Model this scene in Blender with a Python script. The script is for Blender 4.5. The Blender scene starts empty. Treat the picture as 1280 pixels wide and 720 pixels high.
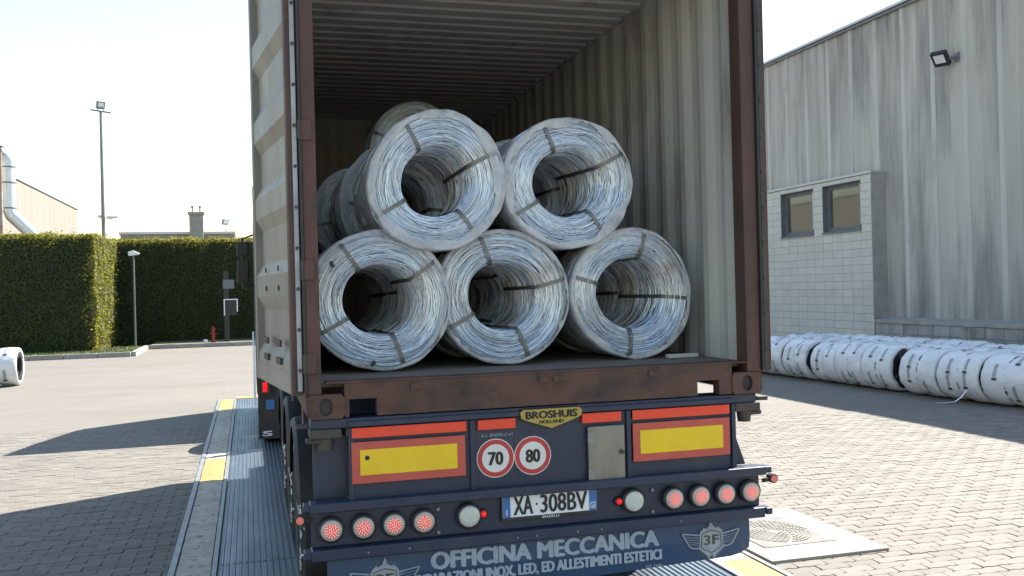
import bpy, bmesh, math, random
import numpy as np
from mathutils import Vector, Matrix
rnd = random.Random(7)
nrs = np.random.RandomState(11)
PI = math.pi
S = bpy.context.scene
COL = S.collection

# ------------------------------------------------------------------ camera, sky, sun, exposure
cam_d = bpy.data.cameras.new("camera")
cam = bpy.data.objects.new("camera", cam_d); COL.objects.link(cam); S.camera = cam
cam_d.sensor_width = 36.0; cam_d.lens = 36.0 * 1169.3 / 1280.0
cam_d.clip_start = 0.05; cam_d.clip_end = 3000
YAW, PITCH, ROLL = 0.2749, 0.0007, -0.0250
CAM = Vector((-1.478, -4.5715, 1.886))
_f = Vector((math.sin(YAW)*math.cos(PITCH), math.cos(YAW)*math.cos(PITCH), math.sin(PITCH)))
_r = Vector((math.cos(YAW), -math.sin(YAW), 0)); _u = _r.cross(_f)
_r2 = math.cos(ROLL)*_r + math.sin(ROLL)*_u; _u2 = -math.sin(ROLL)*_r + math.cos(ROLL)*_u
M = Matrix(((_r2.x, _u2.x, -_f.x), (_r2.y, _u2.y, -_f.y), (_r2.z, _u2.z, -_f.z))).to_4x4()
M.translation = CAM
cam.matrix_world = M

SUN_EL = math.radians(48); SUN_AZ = math.radians(60)      # azimuth from +Y towards +X
world = bpy.data.worlds.new("World"); S.world = world; world.use_nodes = True
wn = world.node_tree
bg = wn.nodes["Background"]
sky = wn.nodes.new("ShaderNodeTexSky"); sky.sky_type = 'NISHITA'; sky.sun_disc = False
sky.sun_elevation = SUN_EL; sky.sun_rotation = SUN_AZ
sky.altitude = 100; sky.air_density = 1.6; sky.dust_density = 0.5; sky.ozone_density = 0.3
wn.links.new(sky.outputs[0], bg.inputs[0]); bg.inputs[1].default_value = 0.05
sd = bpy.data.lights.new("sun", 'SUN'); sd.energy = 3.05; sd.angle = math.radians(0.5); sd.color = (1, 0.95, 0.87)
sun = bpy.data.objects.new("sun", sd); COL.objects.link(sun)
SV = Vector((math.sin(SUN_AZ)*math.cos(SUN_EL), math.cos(SUN_AZ)*math.cos(SUN_EL), math.sin(SUN_EL)))
sun.rotation_euler = SV.to_track_quat('Z', 'Y').to_euler(); sun.location = SV*60
S.view_settings.view_transform = 'Standard'; S.view_settings.look = 'None'
S.view_settings.exposure = 2.4; S.view_settings.gamma = 1
S.render.engine = 'CYCLES'
S.cycles.max_bounces = 8; S.cycles.transparent_max_bounces = 12

# ------------------------------------------------------------------ materials
def pm(name, c1, c2=None, scale=4.0, rough=0.6, metal=0.0, stretch=(1, 1, 1), bump=0.0, bscale=60.0,
       stain=None, sscale=2.0, slo=0.55, shi=0.7, sstretch=None, island=0.0, objrand=0.0, spec=0.5, rvar=0.0, offset=False, detail=6.0):
    m = bpy.data.materials.new(name); m.use_nodes = True
    nt = m.node_tree; N = nt.nodes; Lk = nt.links
    b = N["Principled BSDF"]
    b.inputs["Roughness"].default_value = rough; b.inputs["Metallic"].default_value = metal
    b.inputs["Specular IOR Level"].default_value = spec
    tc = N.new("ShaderNodeTexCoord"); src = tc.outputs["Object"]
    if offset:
        oi = N.new("ShaderNodeObjectInfo"); mu = N.new("ShaderNodeVectorMath"); mu.operation = 'SCALE'
        mu.inputs[0].default_value = (37.0, 53.0, 19.0); Lk.new(oi.outputs["Random"], mu.inputs["Scale"])
        ad = N.new("ShaderNodeVectorMath"); ad.operation = 'ADD'
        Lk.new(src, ad.inputs[0]); Lk.new(mu.outputs[0], ad.inputs[1]); src = ad.outputs[0]
    def noise(sc, st, det=detail):
        mp = N.new("ShaderNodeMapping"); mp.inputs["Scale"].default_value = st; Lk.new(src, mp.inputs[0])
        n = N.new("ShaderNodeTexNoise"); n.inputs["Scale"].default_value = sc; n.inputs["Detail"].default_value = det
        n.inputs["Roughness"].default_value = 0.6
        Lk.new(mp.outputs[0], n.inputs["Vector"]); return n
    def mix(fac, a, bb, typ='MIX'):
        x = N.new("ShaderNodeMix"); x.data_type = 'RGBA'; x.blend_type = typ
        if hasattr(fac, "links") or hasattr(fac, "is_linked"): Lk.new(fac, x.inputs[0])
        else: x.inputs[0].default_value = fac
        for k, v in ((6, a), (7, bb)):
            if isinstance(v, tuple): x.inputs[k].default_value = (*v[:3], 1)
            else: Lk.new(v, x.inputs[k])
        return x.outputs[2]
    def ramp(fac, lo, hi):
        r = N.new("ShaderNodeMapRange"); r.inputs[1].default_value = lo; r.inputs[2].default_value = hi
        Lk.new(fac, r.inputs[0]); return r.outputs[0]
    col = c1
    if c2 is not None:
        n1 = noise(scale, stretch); col = mix(ramp(n1.outputs[0], 0.35, 0.65), c1, c2)
    if stain is not None:
        n2 = noise(sscale, sstretch or stretch); col = mix(ramp(n2.outputs[0], slo, shi), col, stain)
    if island or objrand:
        if isinstance(col, tuple): col = mix(0.0, col, col)
        val = None
        if island:
            g = N.new("ShaderNodeNewGeometry"); val = g.outputs["Random Per Island"]; amt = island
        if objrand:
            oi = N.new("ShaderNodeObjectInfo"); amt = max(island, objrand)
            if val is None: val = oi.outputs["Random"]
            else:
                ad = N.new("ShaderNodeMath"); ad.operation = 'ADD'; Lk.new(val, ad.inputs[0]); Lk.new(oi.outputs["Random"], ad.inputs[1])
                fr = N.new("ShaderNodeMath"); fr.operation = 'FRACT'; Lk.new(ad.outputs[0], fr.inputs[0]); val = fr.outputs[0]
        mr = N.new("ShaderNodeMapRange"); mr.inputs[3].default_value = 1-amt; mr.inputs[4].default_value = 1+amt
        Lk.new(val, mr.inputs[0])
        hv = N.new("ShaderNodeHueSaturation"); Lk.new(mr.outputs[0], hv.inputs["Value"]); Lk.new(col, hv.inputs["Color"]); col = hv.outputs[0]
    if isinstance(col, tuple): b.inputs["Base Color"].default_value = (*col[:3], 1)
    else: Lk.new(col, b.inputs["Base Color"])
    if rvar:
        n3 = noise(scale*2.3, stretch); mr = N.new("ShaderNodeMapRange")
        mr.inputs[3].default_value = max(0.02, rough-rvar); mr.inputs[4].default_value = min(1, rough+rvar)
        Lk.new(n3.outputs[0], mr.inputs[0]); Lk.new(mr.outputs[0], b.inputs["Roughness"])
    if bump:
        n4 = noise(bscale, stretch, 4.0); bp = N.new("ShaderNodeBump"); bp.inputs["Strength"].default_value = bump; bp.inputs["Distance"].default_value = 0.01
        Lk.new(n4.outputs[0], bp.inputs["Height"]); Lk.new(bp.outputs[0], b.inputs["Normal"])
    return m

def emissive(m, color, strength):
    b = m.node_tree.nodes["Principled BSDF"]
    b.inputs["Emission Color"].default_value = (*color, 1); b.inputs["Emission Strength"].default_value = strength
    return m

PAV = (0.166, 0.149, 0.127); PAV2 = (0.142, 0.128, 0.110)
m_paver = pm("paver_concrete", PAV, PAV2, 6, 0.85, bump=0.25, bscale=150, island=0.12, objrand=0.12, stain=(0.115, 0.105, 0.093), sscale=1.1, slo=0.55, shi=0.78)
m_sand = pm("joint_sand", (0.095, 0.085, 0.075), (0.12, 0.107, 0.094), 20, 0.95)
m_concrete = pm("kerb_concrete", (0.52, 0.47, 0.385), (0.40, 0.365, 0.30), 5, 0.9, bump=0.5, bscale=60, stain=(0.12, 0.11, 0.09), sscale=14, slo=0.57, shi=0.68)
m_slabc = pm("slab_concrete", (0.26, 0.245, 0.215), (0.215, 0.20, 0.175), 4, 0.9, bump=0.4, bscale=70, stain=(0.3, 0.28, 0.25), sscale=3, slo=0.6, shi=0.8)
m_yellow_kerb = pm("yellow_kerb_paint", (0.33, 0.225, 0.07), (0.27, 0.19, 0.065), 6, 0.7, bump=0.4, bscale=60, stain=(0.2, 0.18, 0.13), sscale=12, slo=0.62, shi=0.72)
m_galv = pm("galvanised_edge", (0.26, 0.27, 0.28), (0.20, 0.21, 0.22), 7, 0.5, 0.5, rvar=0.15)
m_deck = pm("deck_steel", (0.145, 0.175, 0.215), (0.10, 0.13, 0.165), 1.2, 0.42, 0.7, rvar=0.15, stain=(0.26, 0.26, 0.26), sscale=4, slo=0.6, shi=0.75, stretch=(3, 0.6, 1))
m_iron = pm("cast_iron", (0.16, 0.155, 0.15), (0.11, 0.105, 0.10), 8, 0.6, 0.4)
m_navy = pm("navy_paint", (0.013, 0.022, 0.050), (0.018, 0.028, 0.060), 3, 0.42, stain=(0.06, 0.062, 0.066), sscale=4, slo=0.52, shi=0.85, sstretch=(1, 1, 0.4), rvar=0.12, bump=0.06, bscale=25)
m_apron = pm("apron_blue_paint", (0.018, 0.050, 0.112), (0.024, 0.060, 0.126), 2, 0.38, rvar=0.1, stain=(0.06, 0.075, 0.10), sscale=6, slo=0.62, shi=0.9)
m_black = pm("black_plastic", (0.018, 0.018, 0.020), (0.028, 0.028, 0.030), 6, 0.55, rvar=0.1)
m_rubber = pm("tyre_rubber", (0.022, 0.022, 0.024), (0.040, 0.038, 0.036), 5, 0.85, bump=0.2, bscale=80)
m_dkmetal = pm("greasy_dark_metal", (0.05, 0.048, 0.046), (0.085, 0.075, 0.065), 9, 0.6, 0.4, bump=0.2, bscale=60)
m_rust = pm("rusty_brown_paint", (0.098, 0.046, 0.036), (0.064, 0.035, 0.030), 4, 0.65, stretch=(1, 1, 0.35), stain=(0.045, 0.028, 0.021), sscale=9, slo=0.50, shi=0.66, bump=0.35, bscale=45, rvar=0.12)
m_sill = pm("worn_sill_paint", (0.108, 0.048, 0.034), (0.066, 0.036, 0.027), 5, 0.7, stain=(0.038, 0.026, 0.020), sscale=6, slo=0.48, shi=0.68, bump=0.5, bscale=35, rvar=0.15)
m_cont_in = pm("container_grey_green", (0.54, 0.535, 0.49), (0.40, 0.405, 0.38), 2.0, 0.55, stretch=(1, 1, 0.18), stain=(0.22, 0.18, 0.14), sscale=4, slo=0.55, shi=0.75, sstretch=(1, 1, 0.25), bump=0.12, bscale=30, rvar=0.1)
m_roof = pm("container_roof_paint", (0.56, 0.56, 0.54), (0.48, 0.48, 0.47), 2.0, 0.55, stain=(0.16, 0.15, 0.13), sscale=3, slo=0.6, shi=0.8)
m_door = pm("door_cream_paint", (0.27, 0.255, 0.222), (0.195, 0.186, 0.165), 3, 0.5, stretch=(1, 1, 0.5), stain=(0.13, 0.09, 0.06), sscale=11, slo=0.64, shi=0.72, sstretch=(1, 1, 0.4), bump=0.15, bscale=30)
m_floor = pm("plywood_floor", (0.20, 0.165, 0.14), (0.13, 0.112, 0.098), 4, 0.8, stretch=(1, 6, 1), bump=0.3, bscale=40, objrand=0.15)
m_gasket = pm("white_gasket_strip", (0.36, 0.38, 0.39), (0.25, 0.27, 0.28), 6, 0.5)
m_orange = pm("orange_red_reflector", (0.78, 0.062, 0.022), (0.70, 0.055, 0.022), 8, 0.35, stain=(0.5, 0.05, 0.03), sscale=10, slo=0.62, shi=0.8)
m_red_dull = pm("red_marker_board", (0.50, 0.085, 0.06), (0.44, 0.07, 0.05), 6, 0.4)
m_yellow = pm("yellow_reflector", (0.80, 0.53, 0.012), (0.74, 0.48, 0.012), 6, 0.35)
m_plate_y = pm("ochre_plate", (0.40, 0.30, 0.055), (0.34, 0.255, 0.05), 10, 0.4)
m_blacktxt = pm("black_lettering", (0.012, 0.012, 0.012), rough=0.5)
m_whitetxt = pm("white_lettering", (0.62, 0.66, 0.70), (0.50, 0.54, 0.60), 12, 0.5)
m_apr_txt = pm("pale_blue_grey_lettering", (0.32, 0.375, 0.44), (0.26, 0.315, 0.38), 10, 0.5)
m_emblem = pm("emblem_silver_print", (0.30, 0.33, 0.36), (0.22, 0.25, 0.28), 14, 0.45)
m_emb_dark = pm("emblem_dark_line", (0.03, 0.035, 0.045), rough=0.5)
m_gold = pm("emblem_gold_print", (0.085, 0.068, 0.025), (0.05, 0.045, 0.025), 18, 0.45)
m_white = pm("white_sign_face", (0.66, 0.65, 0.62), (0.60, 0.59, 0.56), 8, 0.45)
m_redring = pm("red_sign_ring", (0.48, 0.035, 0.04), (0.42, 0.03, 0.035), 8, 0.4)
m_plate_w = pm("number_plate_white", (0.68, 0.70, 0.72), rough=0.4)
m_plate_b = pm("number_plate_blue", (0.035, 0.14, 0.38), rough=0.4)
m_steel = pm("brushed_steel", (0.26, 0.255, 0.23), (0.20, 0.195, 0.18), 10, 0.42, 0.75, stretch=(1, 1, 0.2), rvar=0.12)
m_lens = pm("lamp_lens", (0.50, 0.44, 0.40), (0.38, 0.33, 0.30), 90, 0.25)
m_lensred = pm("lamp_red_core", (0.50, 0.13, 0.11), (0.56, 0.19, 0.17), 60, 0.3)
emissive(m_lensred, (1, 0.12, 0.09), 0.035)
m_led = emissive(pm("lit_led", (1, 0.5, 0.42), rough=0.3), (1, 0.45, 0.40), 0.24)
m_lenswhite = pm("reversing_lens", (0.55, 0.57, 0.50), (0.45, 0.47, 0.42), 60, 0.25)
m_redlamp = emissive(pm("small_red_lamp", (0.7, 0.01, 0.015), rough=0.25), (1, 0.01, 0.02), 0.12)
m_wire = pm("galvanised_wire", (0.56, 0.69, 0.86), (0.76, 0.77, 0.78), 2.6, 0.35, 0.82, island=0.40, rvar=0.1, stain=(0.46, 0.42, 0.35), sscale=2.4, slo=0.54, shi=0.68)  # blue patches put the sky's reflection into the wire colour
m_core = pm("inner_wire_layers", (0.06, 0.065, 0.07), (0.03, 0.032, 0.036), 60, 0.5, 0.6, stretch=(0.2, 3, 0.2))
m_strap = pm("grey_steel_strap", (0.15, 0.15, 0.145), (0.19, 0.19, 0.18), 12, 0.45, 0.4)
m_wall = pm("stained_concrete_panel", (0.47, 0.45, 0.415), (0.37, 0.355, 0.33), 1.9, 0.85, stretch=(1, 1, 0.05), stain=(0.235, 0.23, 0.22), sscale=1.5, slo=0.47, shi=0.66, sstretch=(1, 1, 0.14), bump=0.2, bscale=30, objrand=0.06, offset=True)
m_rib = pm("pale_panel_rib", (0.53, 0.515, 0.49), (0.44, 0.43, 0.41), 3.0, 0.85, stretch=(1, 1, 0.05), stain=(0.28, 0.28, 0.28), sscale=2.2, slo=0.56, shi=0.75, sstretch=(1, 1, 0.3), offset=True, objrand=0.05)
m_tile = pm("pale_wall_tile", (0.56, 0.54, 0.50), (0.50, 0.485, 0.455), 3, 0.6, objrand=0.05, offset=True, bump=0.1)
m_mortar = pm("tile_joint", (0.20, 0.195, 0.185), rough=0.95)
m_plinth = pm("grimy_plinth_tile", (0.36, 0.35, 0.34), (0.25, 0.245, 0.24), 4, 0.75, objrand=0.12, offset=True, stain=(0.13, 0.13, 0.13), sscale=3, slo=0.55, shi=0.75, sstretch=(1, 1, 0.25))
m_ledge = pm("grey_ledge", (0.36, 0.35, 0.335), (0.27, 0.265, 0.26), 3, 0.85, stretch=(1, 1, 1), bump=0.2)
m_coping = pm("metal_coping", (0.50, 0.51, 0.52), (0.44, 0.45, 0.46), 2, 0.45, 0.4)
m_frame = pm("window_frame_grey", (0.11, 0.125, 0.15), (0.14, 0.155, 0.175), 5, 0.5)
m_glass = pm("olive_window_glass", (0.085, 0.085, 0.06), (0.06, 0.06, 0.045), 1.3, 0.04, spec=0.9)
m_wrap = pm("white_wrap", (0.72, 0.73, 0.75), (0.60, 0.62, 0.65), 5, 0.38, stain=(0.46, 0.46, 0.45), sscale=3, slo=0.58, shi=0.8, bump=0.55, bscale=14, stretch=(1, 0.5, 1), offset=True)
m_print = pm("black_print", (0.03, 0.03, 0.035), (0.07, 0.07, 0.08), 20, 0.5)
m_leaf = pm("hedge_leaf", (0.027, 0.047, 0.025), (0.042, 0.066, 0.024), 1.6, 0.45, island=0.5, spec=0.35)
def _leaf_light():
    nt = m_leaf.node_tree; N = nt.nodes; L = nt.links
    tl = N.new("ShaderNodeBsdfTranslucent"); tl.inputs[0].default_value = (0.46, 0.42, 0.04, 1)
    mx = N.new("ShaderNodeMixShader"); mx.inputs[0].default_value = 0.36
    L.new(N["Principled BSDF"].outputs[0], mx.inputs[1]); L.new(tl.outputs[0], mx.inputs[2]); L.new(mx.outputs[0], N["Material Output"].inputs[0])
_leaf_light()
m_hcore = pm("hedge_shade_core", (0.012, 0.020, 0.009), (0.02, 0.03, 0.012), 5, 0.95)
m_bark = pm("hedge_stem", (0.10, 0.075, 0.05), (0.07, 0.05, 0.035), 9, 0.9)
m_grass = pm("grass_blade", (0.10, 0.14, 0.035), (0.16, 0.17, 0.06), 2, 0.7, island=0.35)
m_soil = pm("dry_soil", (0.16, 0.14, 0.08), (0.12, 0.12, 0.06), 6, 0.95)
m_kerb = pm("grey_kerb_stone", (0.30, 0.29, 0.275), (0.23, 0.225, 0.215), 4, 0.9, objrand=0.1, bump=0.3)
m_cream = pm("cream_render", (0.235, 0.21, 0.175), (0.215, 0.192, 0.16), 0.8, 0.85, stretch=(1, 1, 0.1), offset=True, objrand=0.03)
m_pole = pm("grey_pole_paint", (0.18, 0.185, 0.19), (0.22, 0.225, 0.23), 4, 0.5, 0.5)
m_duct = pm("silver_duct", (0.62, 0.64, 0.67), (0.54, 0.56, 0.59), 3, 0.34, 0.75, rvar=0.08)
m_rustpipe = pm("rusting_pipe", (0.42, 0.40, 0.37), (0.27, 0.13, 0.07), 1.1, 0.7)
m_hyd = pm("hydrant_red", (0.25, 0.018, 0.018), (0.2, 0.016, 0.016), 6, 0.45)
m_cab = pm("cab_dark_paint", (0.030, 0.034, 0.042), (0.036, 0.040, 0.048), 2, 0.3)
m_cabwhite = pm("white_fairing_paint", (0.74, 0.75, 0.76), (0.68, 0.69, 0.70), 3, 0.35)
m_mirror = pm("mirror_glass", (0.012, 0.020, 0.030), rough=0.06, metal=0.0, spec=0.15)
m_lampglass = pm("floodlight_glass", (0.75, 0.77, 0.80), (0.68, 0.70, 0.74), 30, 0.18)
m_rim = pm("wheel_rim_steel", (0.36, 0.36, 0.37), (0.26, 0.26, 0.27), 8, 0.45, 0.6)

def wall_dirt(m, zt, zb):
    """dark algae streaks hanging from the eaves and splash dirt at the foot"""
    nt = m.node_tree; N = nt.nodes; L = nt.links; b = N["Principled BSDF"]; src = b.inputs["Base Color"].links[0].from_socket
    geo = N.new("ShaderNodeNewGeometry"); sp = N.new("ShaderNodeSeparateXYZ"); L.new(geo.outputs["Position"], sp.inputs[0])
    mp = N.new("ShaderNodeMapping"); mp.inputs["Scale"].default_value = (1, 1, 0.10); L.new(geo.outputs["Position"], mp.inputs[0])
    n = N.new("ShaderNodeTexNoise"); n.inputs["Scale"].default_value = 2.4; n.inputs["Detail"].default_value = 7; n.inputs["Roughness"].default_value = 0.65; L.new(mp.outputs[0], n.inputs["Vector"])
    def rng(o, a, c, d, e):
        r = N.new("ShaderNodeMapRange"); r.inputs[1].default_value = a; r.inputs[2].default_value = c; r.inputs[3].default_value = d; r.inputs[4].default_value = e; L.new(o, r.inputs[0]); return r.outputs[0]
    def mth(op, a, c):
        x = N.new("ShaderNodeMath"); x.operation = op; L.new(a, x.inputs[0])
        if isinstance(c, float): x.inputs[1].default_value = c
        else: L.new(c, x.inputs[1])
        return x.outputs[0]
    top = rng(sp.outputs[2], zt[0], zt[1], 0.0, 1.0); bot = rng(sp.outputs[2], zb[0], zb[1], 1.0, 0.0)
    z = mth('MAXIMUM', top, bot); nn = rng(n.outputs[0], 0.42, 0.68, 0.0, 1.0)
    f = mth('MULTIPLY', mth('MULTIPLY', z, nn), 0.85)
    mx = N.new("ShaderNodeMix"); mx.data_type = 'RGBA'; L.new(f, mx.inputs[0]); L.new(src, mx.inputs[6]); mx.inputs[7].default_value = (0.13, 0.135, 0.13, 1); L.new(mx.outputs[2], b.inputs["Base Color"])
wall_dirt(m_wall, (5.6, 8.4), (0.9, 2.6)); wall_dirt(m_rib, (6.4, 8.6), (0.9, 1.6))

# far ground: the same paving drawn by a brick texture at paver size
PL, PH = 0.22, 0.102
m_ground = pm("paved_ground", PAV, PAV2, 0.35, 0.9, stain=(0.13, 0.118, 0.104), sscale=0.5, slo=0.55, shi=0.75, stretch=(0.6, 1.6, 1))
def _brick():
    nt = m_ground.node_tree; N = nt.nodes; L = nt.links; b = N["Principled BSDF"]
    src = b.inputs["Base Color"].links[0].from_socket
    tc = N.new("ShaderNodeTexCoord"); br = N.new("ShaderNodeTexBrick")
    br.inputs["Scale"].default_value = 1.0; br.inputs["Brick Width"].default_value = PL; br.inputs["Row Height"].default_value = PH
    br.inputs["Mortar Size"].default_value = 0.005; br.inputs["Mortar Smooth"].default_value = 0.5; br.inputs["Bias"].default_value = 0
    br.inputs["Color1"].default_value = (1.04, 1.04, 1.03, 1); br.inputs["Color2"].default_value = (0.93, 0.93, 0.93, 1); br.inputs["Mortar"].default_value = (0.66, 0.66, 0.66, 1)
    L.new(tc.outputs["Object"], br.inputs["Vector"])
    mx = N.new("ShaderNodeMix"); mx.data_type = 'RGBA'; mx.blend_type = 'MULTIPLY'; mx.inputs[0].default_value = 1.0
    L.new(src, mx.inputs[6]); L.new(br.outputs["Color"], mx.inputs[7]); L.new(mx.outputs[2], b.inputs["Base Color"])
_brick()

def film_material():
    m = bpy.data.materials.new("milky_plastic_film"); m.use_nodes = True
    nt = m.node_tree; N = nt.nodes; L = nt.links; b = N["Principled BSDF"]; out = N["Material Output"]
    b.inputs["Base Color"].default_value = (0.74, 0.75, 0.77, 1); b.inputs["Roughness"].default_value = 0.35
    tr = N.new("ShaderNodeBsdfTransparent"); tl = N.new("ShaderNodeBsdfTranslucent"); tl.inputs[0].default_value = (0.7, 0.71, 0.73, 1)
    m1 = N.new("ShaderNodeMixShader"); m1.inputs[0].default_value = 0.3; L.new(b.outputs[0], m1.inputs[1]); L.new(tl.outputs[0], m1.inputs[2])
    tc = N.new("ShaderNodeTexCoord"); n = N.new("ShaderNodeTexNoise"); n.inputs["Scale"].default_value = 9; n.inputs["Detail"].default_value = 5
    L.new(tc.outputs["Object"], n.inputs["Vector"])
    mr = N.new("ShaderNodeMapRange"); mr.inputs[1].default_value = 0.3; mr.inputs[2].default_value = 0.65; mr.inputs[3].default_value = 0.35; mr.inputs[4].default_value = 0.92
    L.new(n.outputs[0], mr.inputs[0])
    m2 = N.new("ShaderNodeMixShader"); L.new(mr.outputs[0], m2.inputs[0]); L.new(tr.outputs[0], m2.inputs[1]); L.new(m1.outputs[0], m2.inputs[2])
    n2 = N.new("ShaderNodeTexNoise"); n2.inputs["Scale"].default_value = 34; n2.inputs["Detail"].default_value = 5; L.new(tc.outputs["Object"], n2.inputs["Vector"])
    bp = N.new("ShaderNodeBump"); bp.inputs["Strength"].default_value = 0.5; bp.inputs["Distance"].default_value = 0.01
    L.new(n2.outputs[0], bp.inputs["Height"]); L.new(bp.outputs[0], b.inputs["Normal"])
    L.new(m2.outputs[0], out.inputs[0]); return m
m_film = film_material()

# ------------------------------------------------------------------ helpers
def link(o, parent=None):
    COL.objects.link(o)
    if parent is not None: o.parent = parent
    return o

def tag(o, label=None, cat=None, group=None, kind=None):
    if label: o["label"] = label
    if cat: o["category"] = cat
    if group: o["group"] = group
    if kind: o["kind"] = kind
    return o

def thing(name, label, cat, loc=(0, 0, 0), group=None, rz=0.0):
    o = bpy.data.objects.new(name, None); o.empty_display_size = 0.2; link(o)
    o.location = loc; o.rotation_euler = (0, 0, rz)
    return tag(o, label, cat, group)

class MB:
    def __init__(s): s.v = []; s.f = []
    def add(s, vs, fs):
        n = len(s.v); s.v += [tuple(p) for p in vs]; s.f += [tuple(i+n for i in q) for q in fs]; return s
    def box(s, x0, x1, y0, y1, z0, z1):
        return s.add([(x0,y0,z0),(x1,y0,z0),(x1,y1,z0),(x0,y1,z0),(x0,y0,z1),(x1,y0,z1),(x1,y1,z1),(x0,y1,z1)],
                     [(0,3,2,1),(4,5,6,7),(0,1,5,4),(1,2,6,5),(2,3,7,6),(3,0,4,7)])
    def prism(s, poly, fn, a0, a1):
        """poly: CCW (u,v) list, fn(u,v,a)->xyz"""
        n = len(poly)
        vs = [fn(u, v, a0) for u, v in poly] + [fn(u, v, a1) for u, v in poly]
        fs = [tuple(range(n-1, -1, -1)), tuple(range(n, 2*n))] + [(i, (i+1) % n, n+(i+1) % n, n+i) for i in range(n)]
        return s.add(vs, fs)
    def tube(s, pts, r, n=8, caps=True, closed=False):
        pts = [Vector(p) for p in pts]; k = len(pts); vs = []; fs = []
        rs = r if isinstance(r, (list, tuple)) else [r]*k
        up = None
        for i, p in enumerate(pts):
            if closed: d = pts[(i+1) % k]-pts[i-1]
            else: d = pts[min(i+1, k-1)]-pts[max(i-1, 0)]
            d.normalize()
            if up is None: up = Vector((0, 0, 1)) if abs(d.z) < 0.9 else Vector((0, 1, 0))
            a = d.cross(up).normalized(); b = a.cross(d).normalized(); up = b
            for j in range(n):
                t = 2*PI*j/n; vs.append(p + rs[i]*(math.cos(t)*a + math.sin(t)*b))
        for i in range(k if closed else k-1):
            for j in range(n):
                fs.append((i*n+j, i*n+(j+1) % n, ((i+1) % k)*n+(j+1) % n, ((i+1) % k)*n+j))
        if caps and not closed:
            fs.append(tuple(range(n-1, -1, -1))); fs.append(tuple((k-1)*n+j for j in range(n)))
        return s.add(vs, fs)
    def lathe(s, prof, o, axis='y', n=24):
        """prof: list of (r, t) along the axis"""
        vs = []; fs = []; k = len(prof)
        for r, t in prof:
            for j in range(n):
                a = 2*PI*j/n; c, q = r*math.cos(a), r*math.sin(a)
                p = {'y': (c, t, q), 'x': (t, c, q), 'z': (c, q, t)}[axis]
                vs.append((o[0]+p[0], o[1]+p[1], o[2]+p[2]))
        for i in range(k-1):
            for j in range(n):
                fs.append((i*n+j, i*n+(j+1) % n, (i+1)*n+(j+1) % n, (i+1)*n+j))
        fs.append(tuple(range(n-1, -1, -1))); fs.append(tuple((k-1)*n+j for j in range(n)))
        return s.add(vs, fs)
    def mesh(s, name, m, smooth=False):
        me = bpy.data.meshes.new(name); me.from_pydata(s.v, [], s.f)
        bm = bmesh.new(); bm.from_mesh(me); bmesh.ops.recalc_face_normals(bm, faces=bm.faces); bm.to_mesh(me); bm.free()
        if m: me.materials.append(m)
        if smooth: me.polygons.foreach_set("use_smooth", [True]*len(me.polygons))
        return me
    def build(s, name, m, parent=None, smooth=False, bevel=0.0, kind=None, loc=None):
        o = bpy.data.objects.new(name, s.mesh(name, m, smooth)); link(o, parent)
        if loc: o.location = loc
        if bevel:
            md = o.modifiers.new("bevel", 'BEVEL'); md.width = bevel; md.segments = 2; md.limit_method = 'ANGLE'
        if kind: o["kind"] = kind
        return o

def np_mesh(name, V, F, m, smooth=False):
    """V (n,3), F (k,4) quads"""
    me = bpy.data.meshes.new(name); V = np.ascontiguousarray(V, np.float32); F = np.ascontiguousarray(F, np.int32)
    me.vertices.add(len(V)); me.vertices.foreach_set("co", V.ravel())
    w = F.shape[1]
    me.loops.add(F.size); me.loops.foreach_set("vertex_index", F.ravel())
    me.polygons.add(len(F)); me.polygons.foreach_set("loop_start", np.arange(0, F.size, w, dtype=np.int32))
    me.polygons.foreach_set("use_smooth", np.full(len(F), smooth)); me.update(calc_edges=True)
    if m: me.materials.append(m)
    return me

def obj(name, me, parent=None, loc=None):
    o = bpy.data.objects.new(name, me); link(o, parent)
    if loc: o.location = loc
    return o

# lettering: outlines of Blender's own font, tessellated once per string
_txt = {}
def text_geo(string, off=0.0):
    key = (string, off)
    if key in _txt: return _txt[key]
    cu = bpy.data.curves.new("lettering", 'FONT'); cu.body = string; cu.size = 1; cu.offset = off; cu.resolution_u = 3
    ob = bpy.data.objects.new("lettering", cu); COL.objects.link(ob)
    dg = bpy.context.evaluated_depsgraph_get(); dg.update()
    me = bpy.data.meshes.new_from_object(ob.evaluated_get(dg))
    V = np.array([v.co[:2] for v in me.vertices]); F = [tuple(p.vertices) for p in me.polygons]
    bpy.data.objects.remove(ob); bpy.data.curves.remove(cu); bpy.data.meshes.remove(me)
    V = (V-V.min(0))/(V.max(0)-V.min(0)); _txt[key] = (V, F); return _txt[key]
def text_into(mb, string, fn, off=0.0):
    V, F = text_geo(string, off); mb.add([fn(u, v) for u, v in V], F); return mb
def rear_text(string, x0, x1, z0, z1, y, m, parent, off=0.0, name="lettering", bold=0.0):
    mb = MB(); offs = [(0, 0)] if not bold else [(-1, 0), (-.4, .5), (.4, -.5), (1, 0)]
    for k, (a, b) in enumerate(offs):
        text_into(mb, string, lambda u, v: (x0+bold+(x1-x0-2*bold)*u+a*bold, y-0.00012*k, z0+bold*.5+(z1-z0-bold)*v+b*bold), off)
    return mb.build(name, m, parent)

def project(P):
    d = Vector(P)-CAM; z = d.dot(_f)
    return 640+1169.3*d.dot(_r2)/z, 360-1169.3*d.dot(_u2)/z, z

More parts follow.
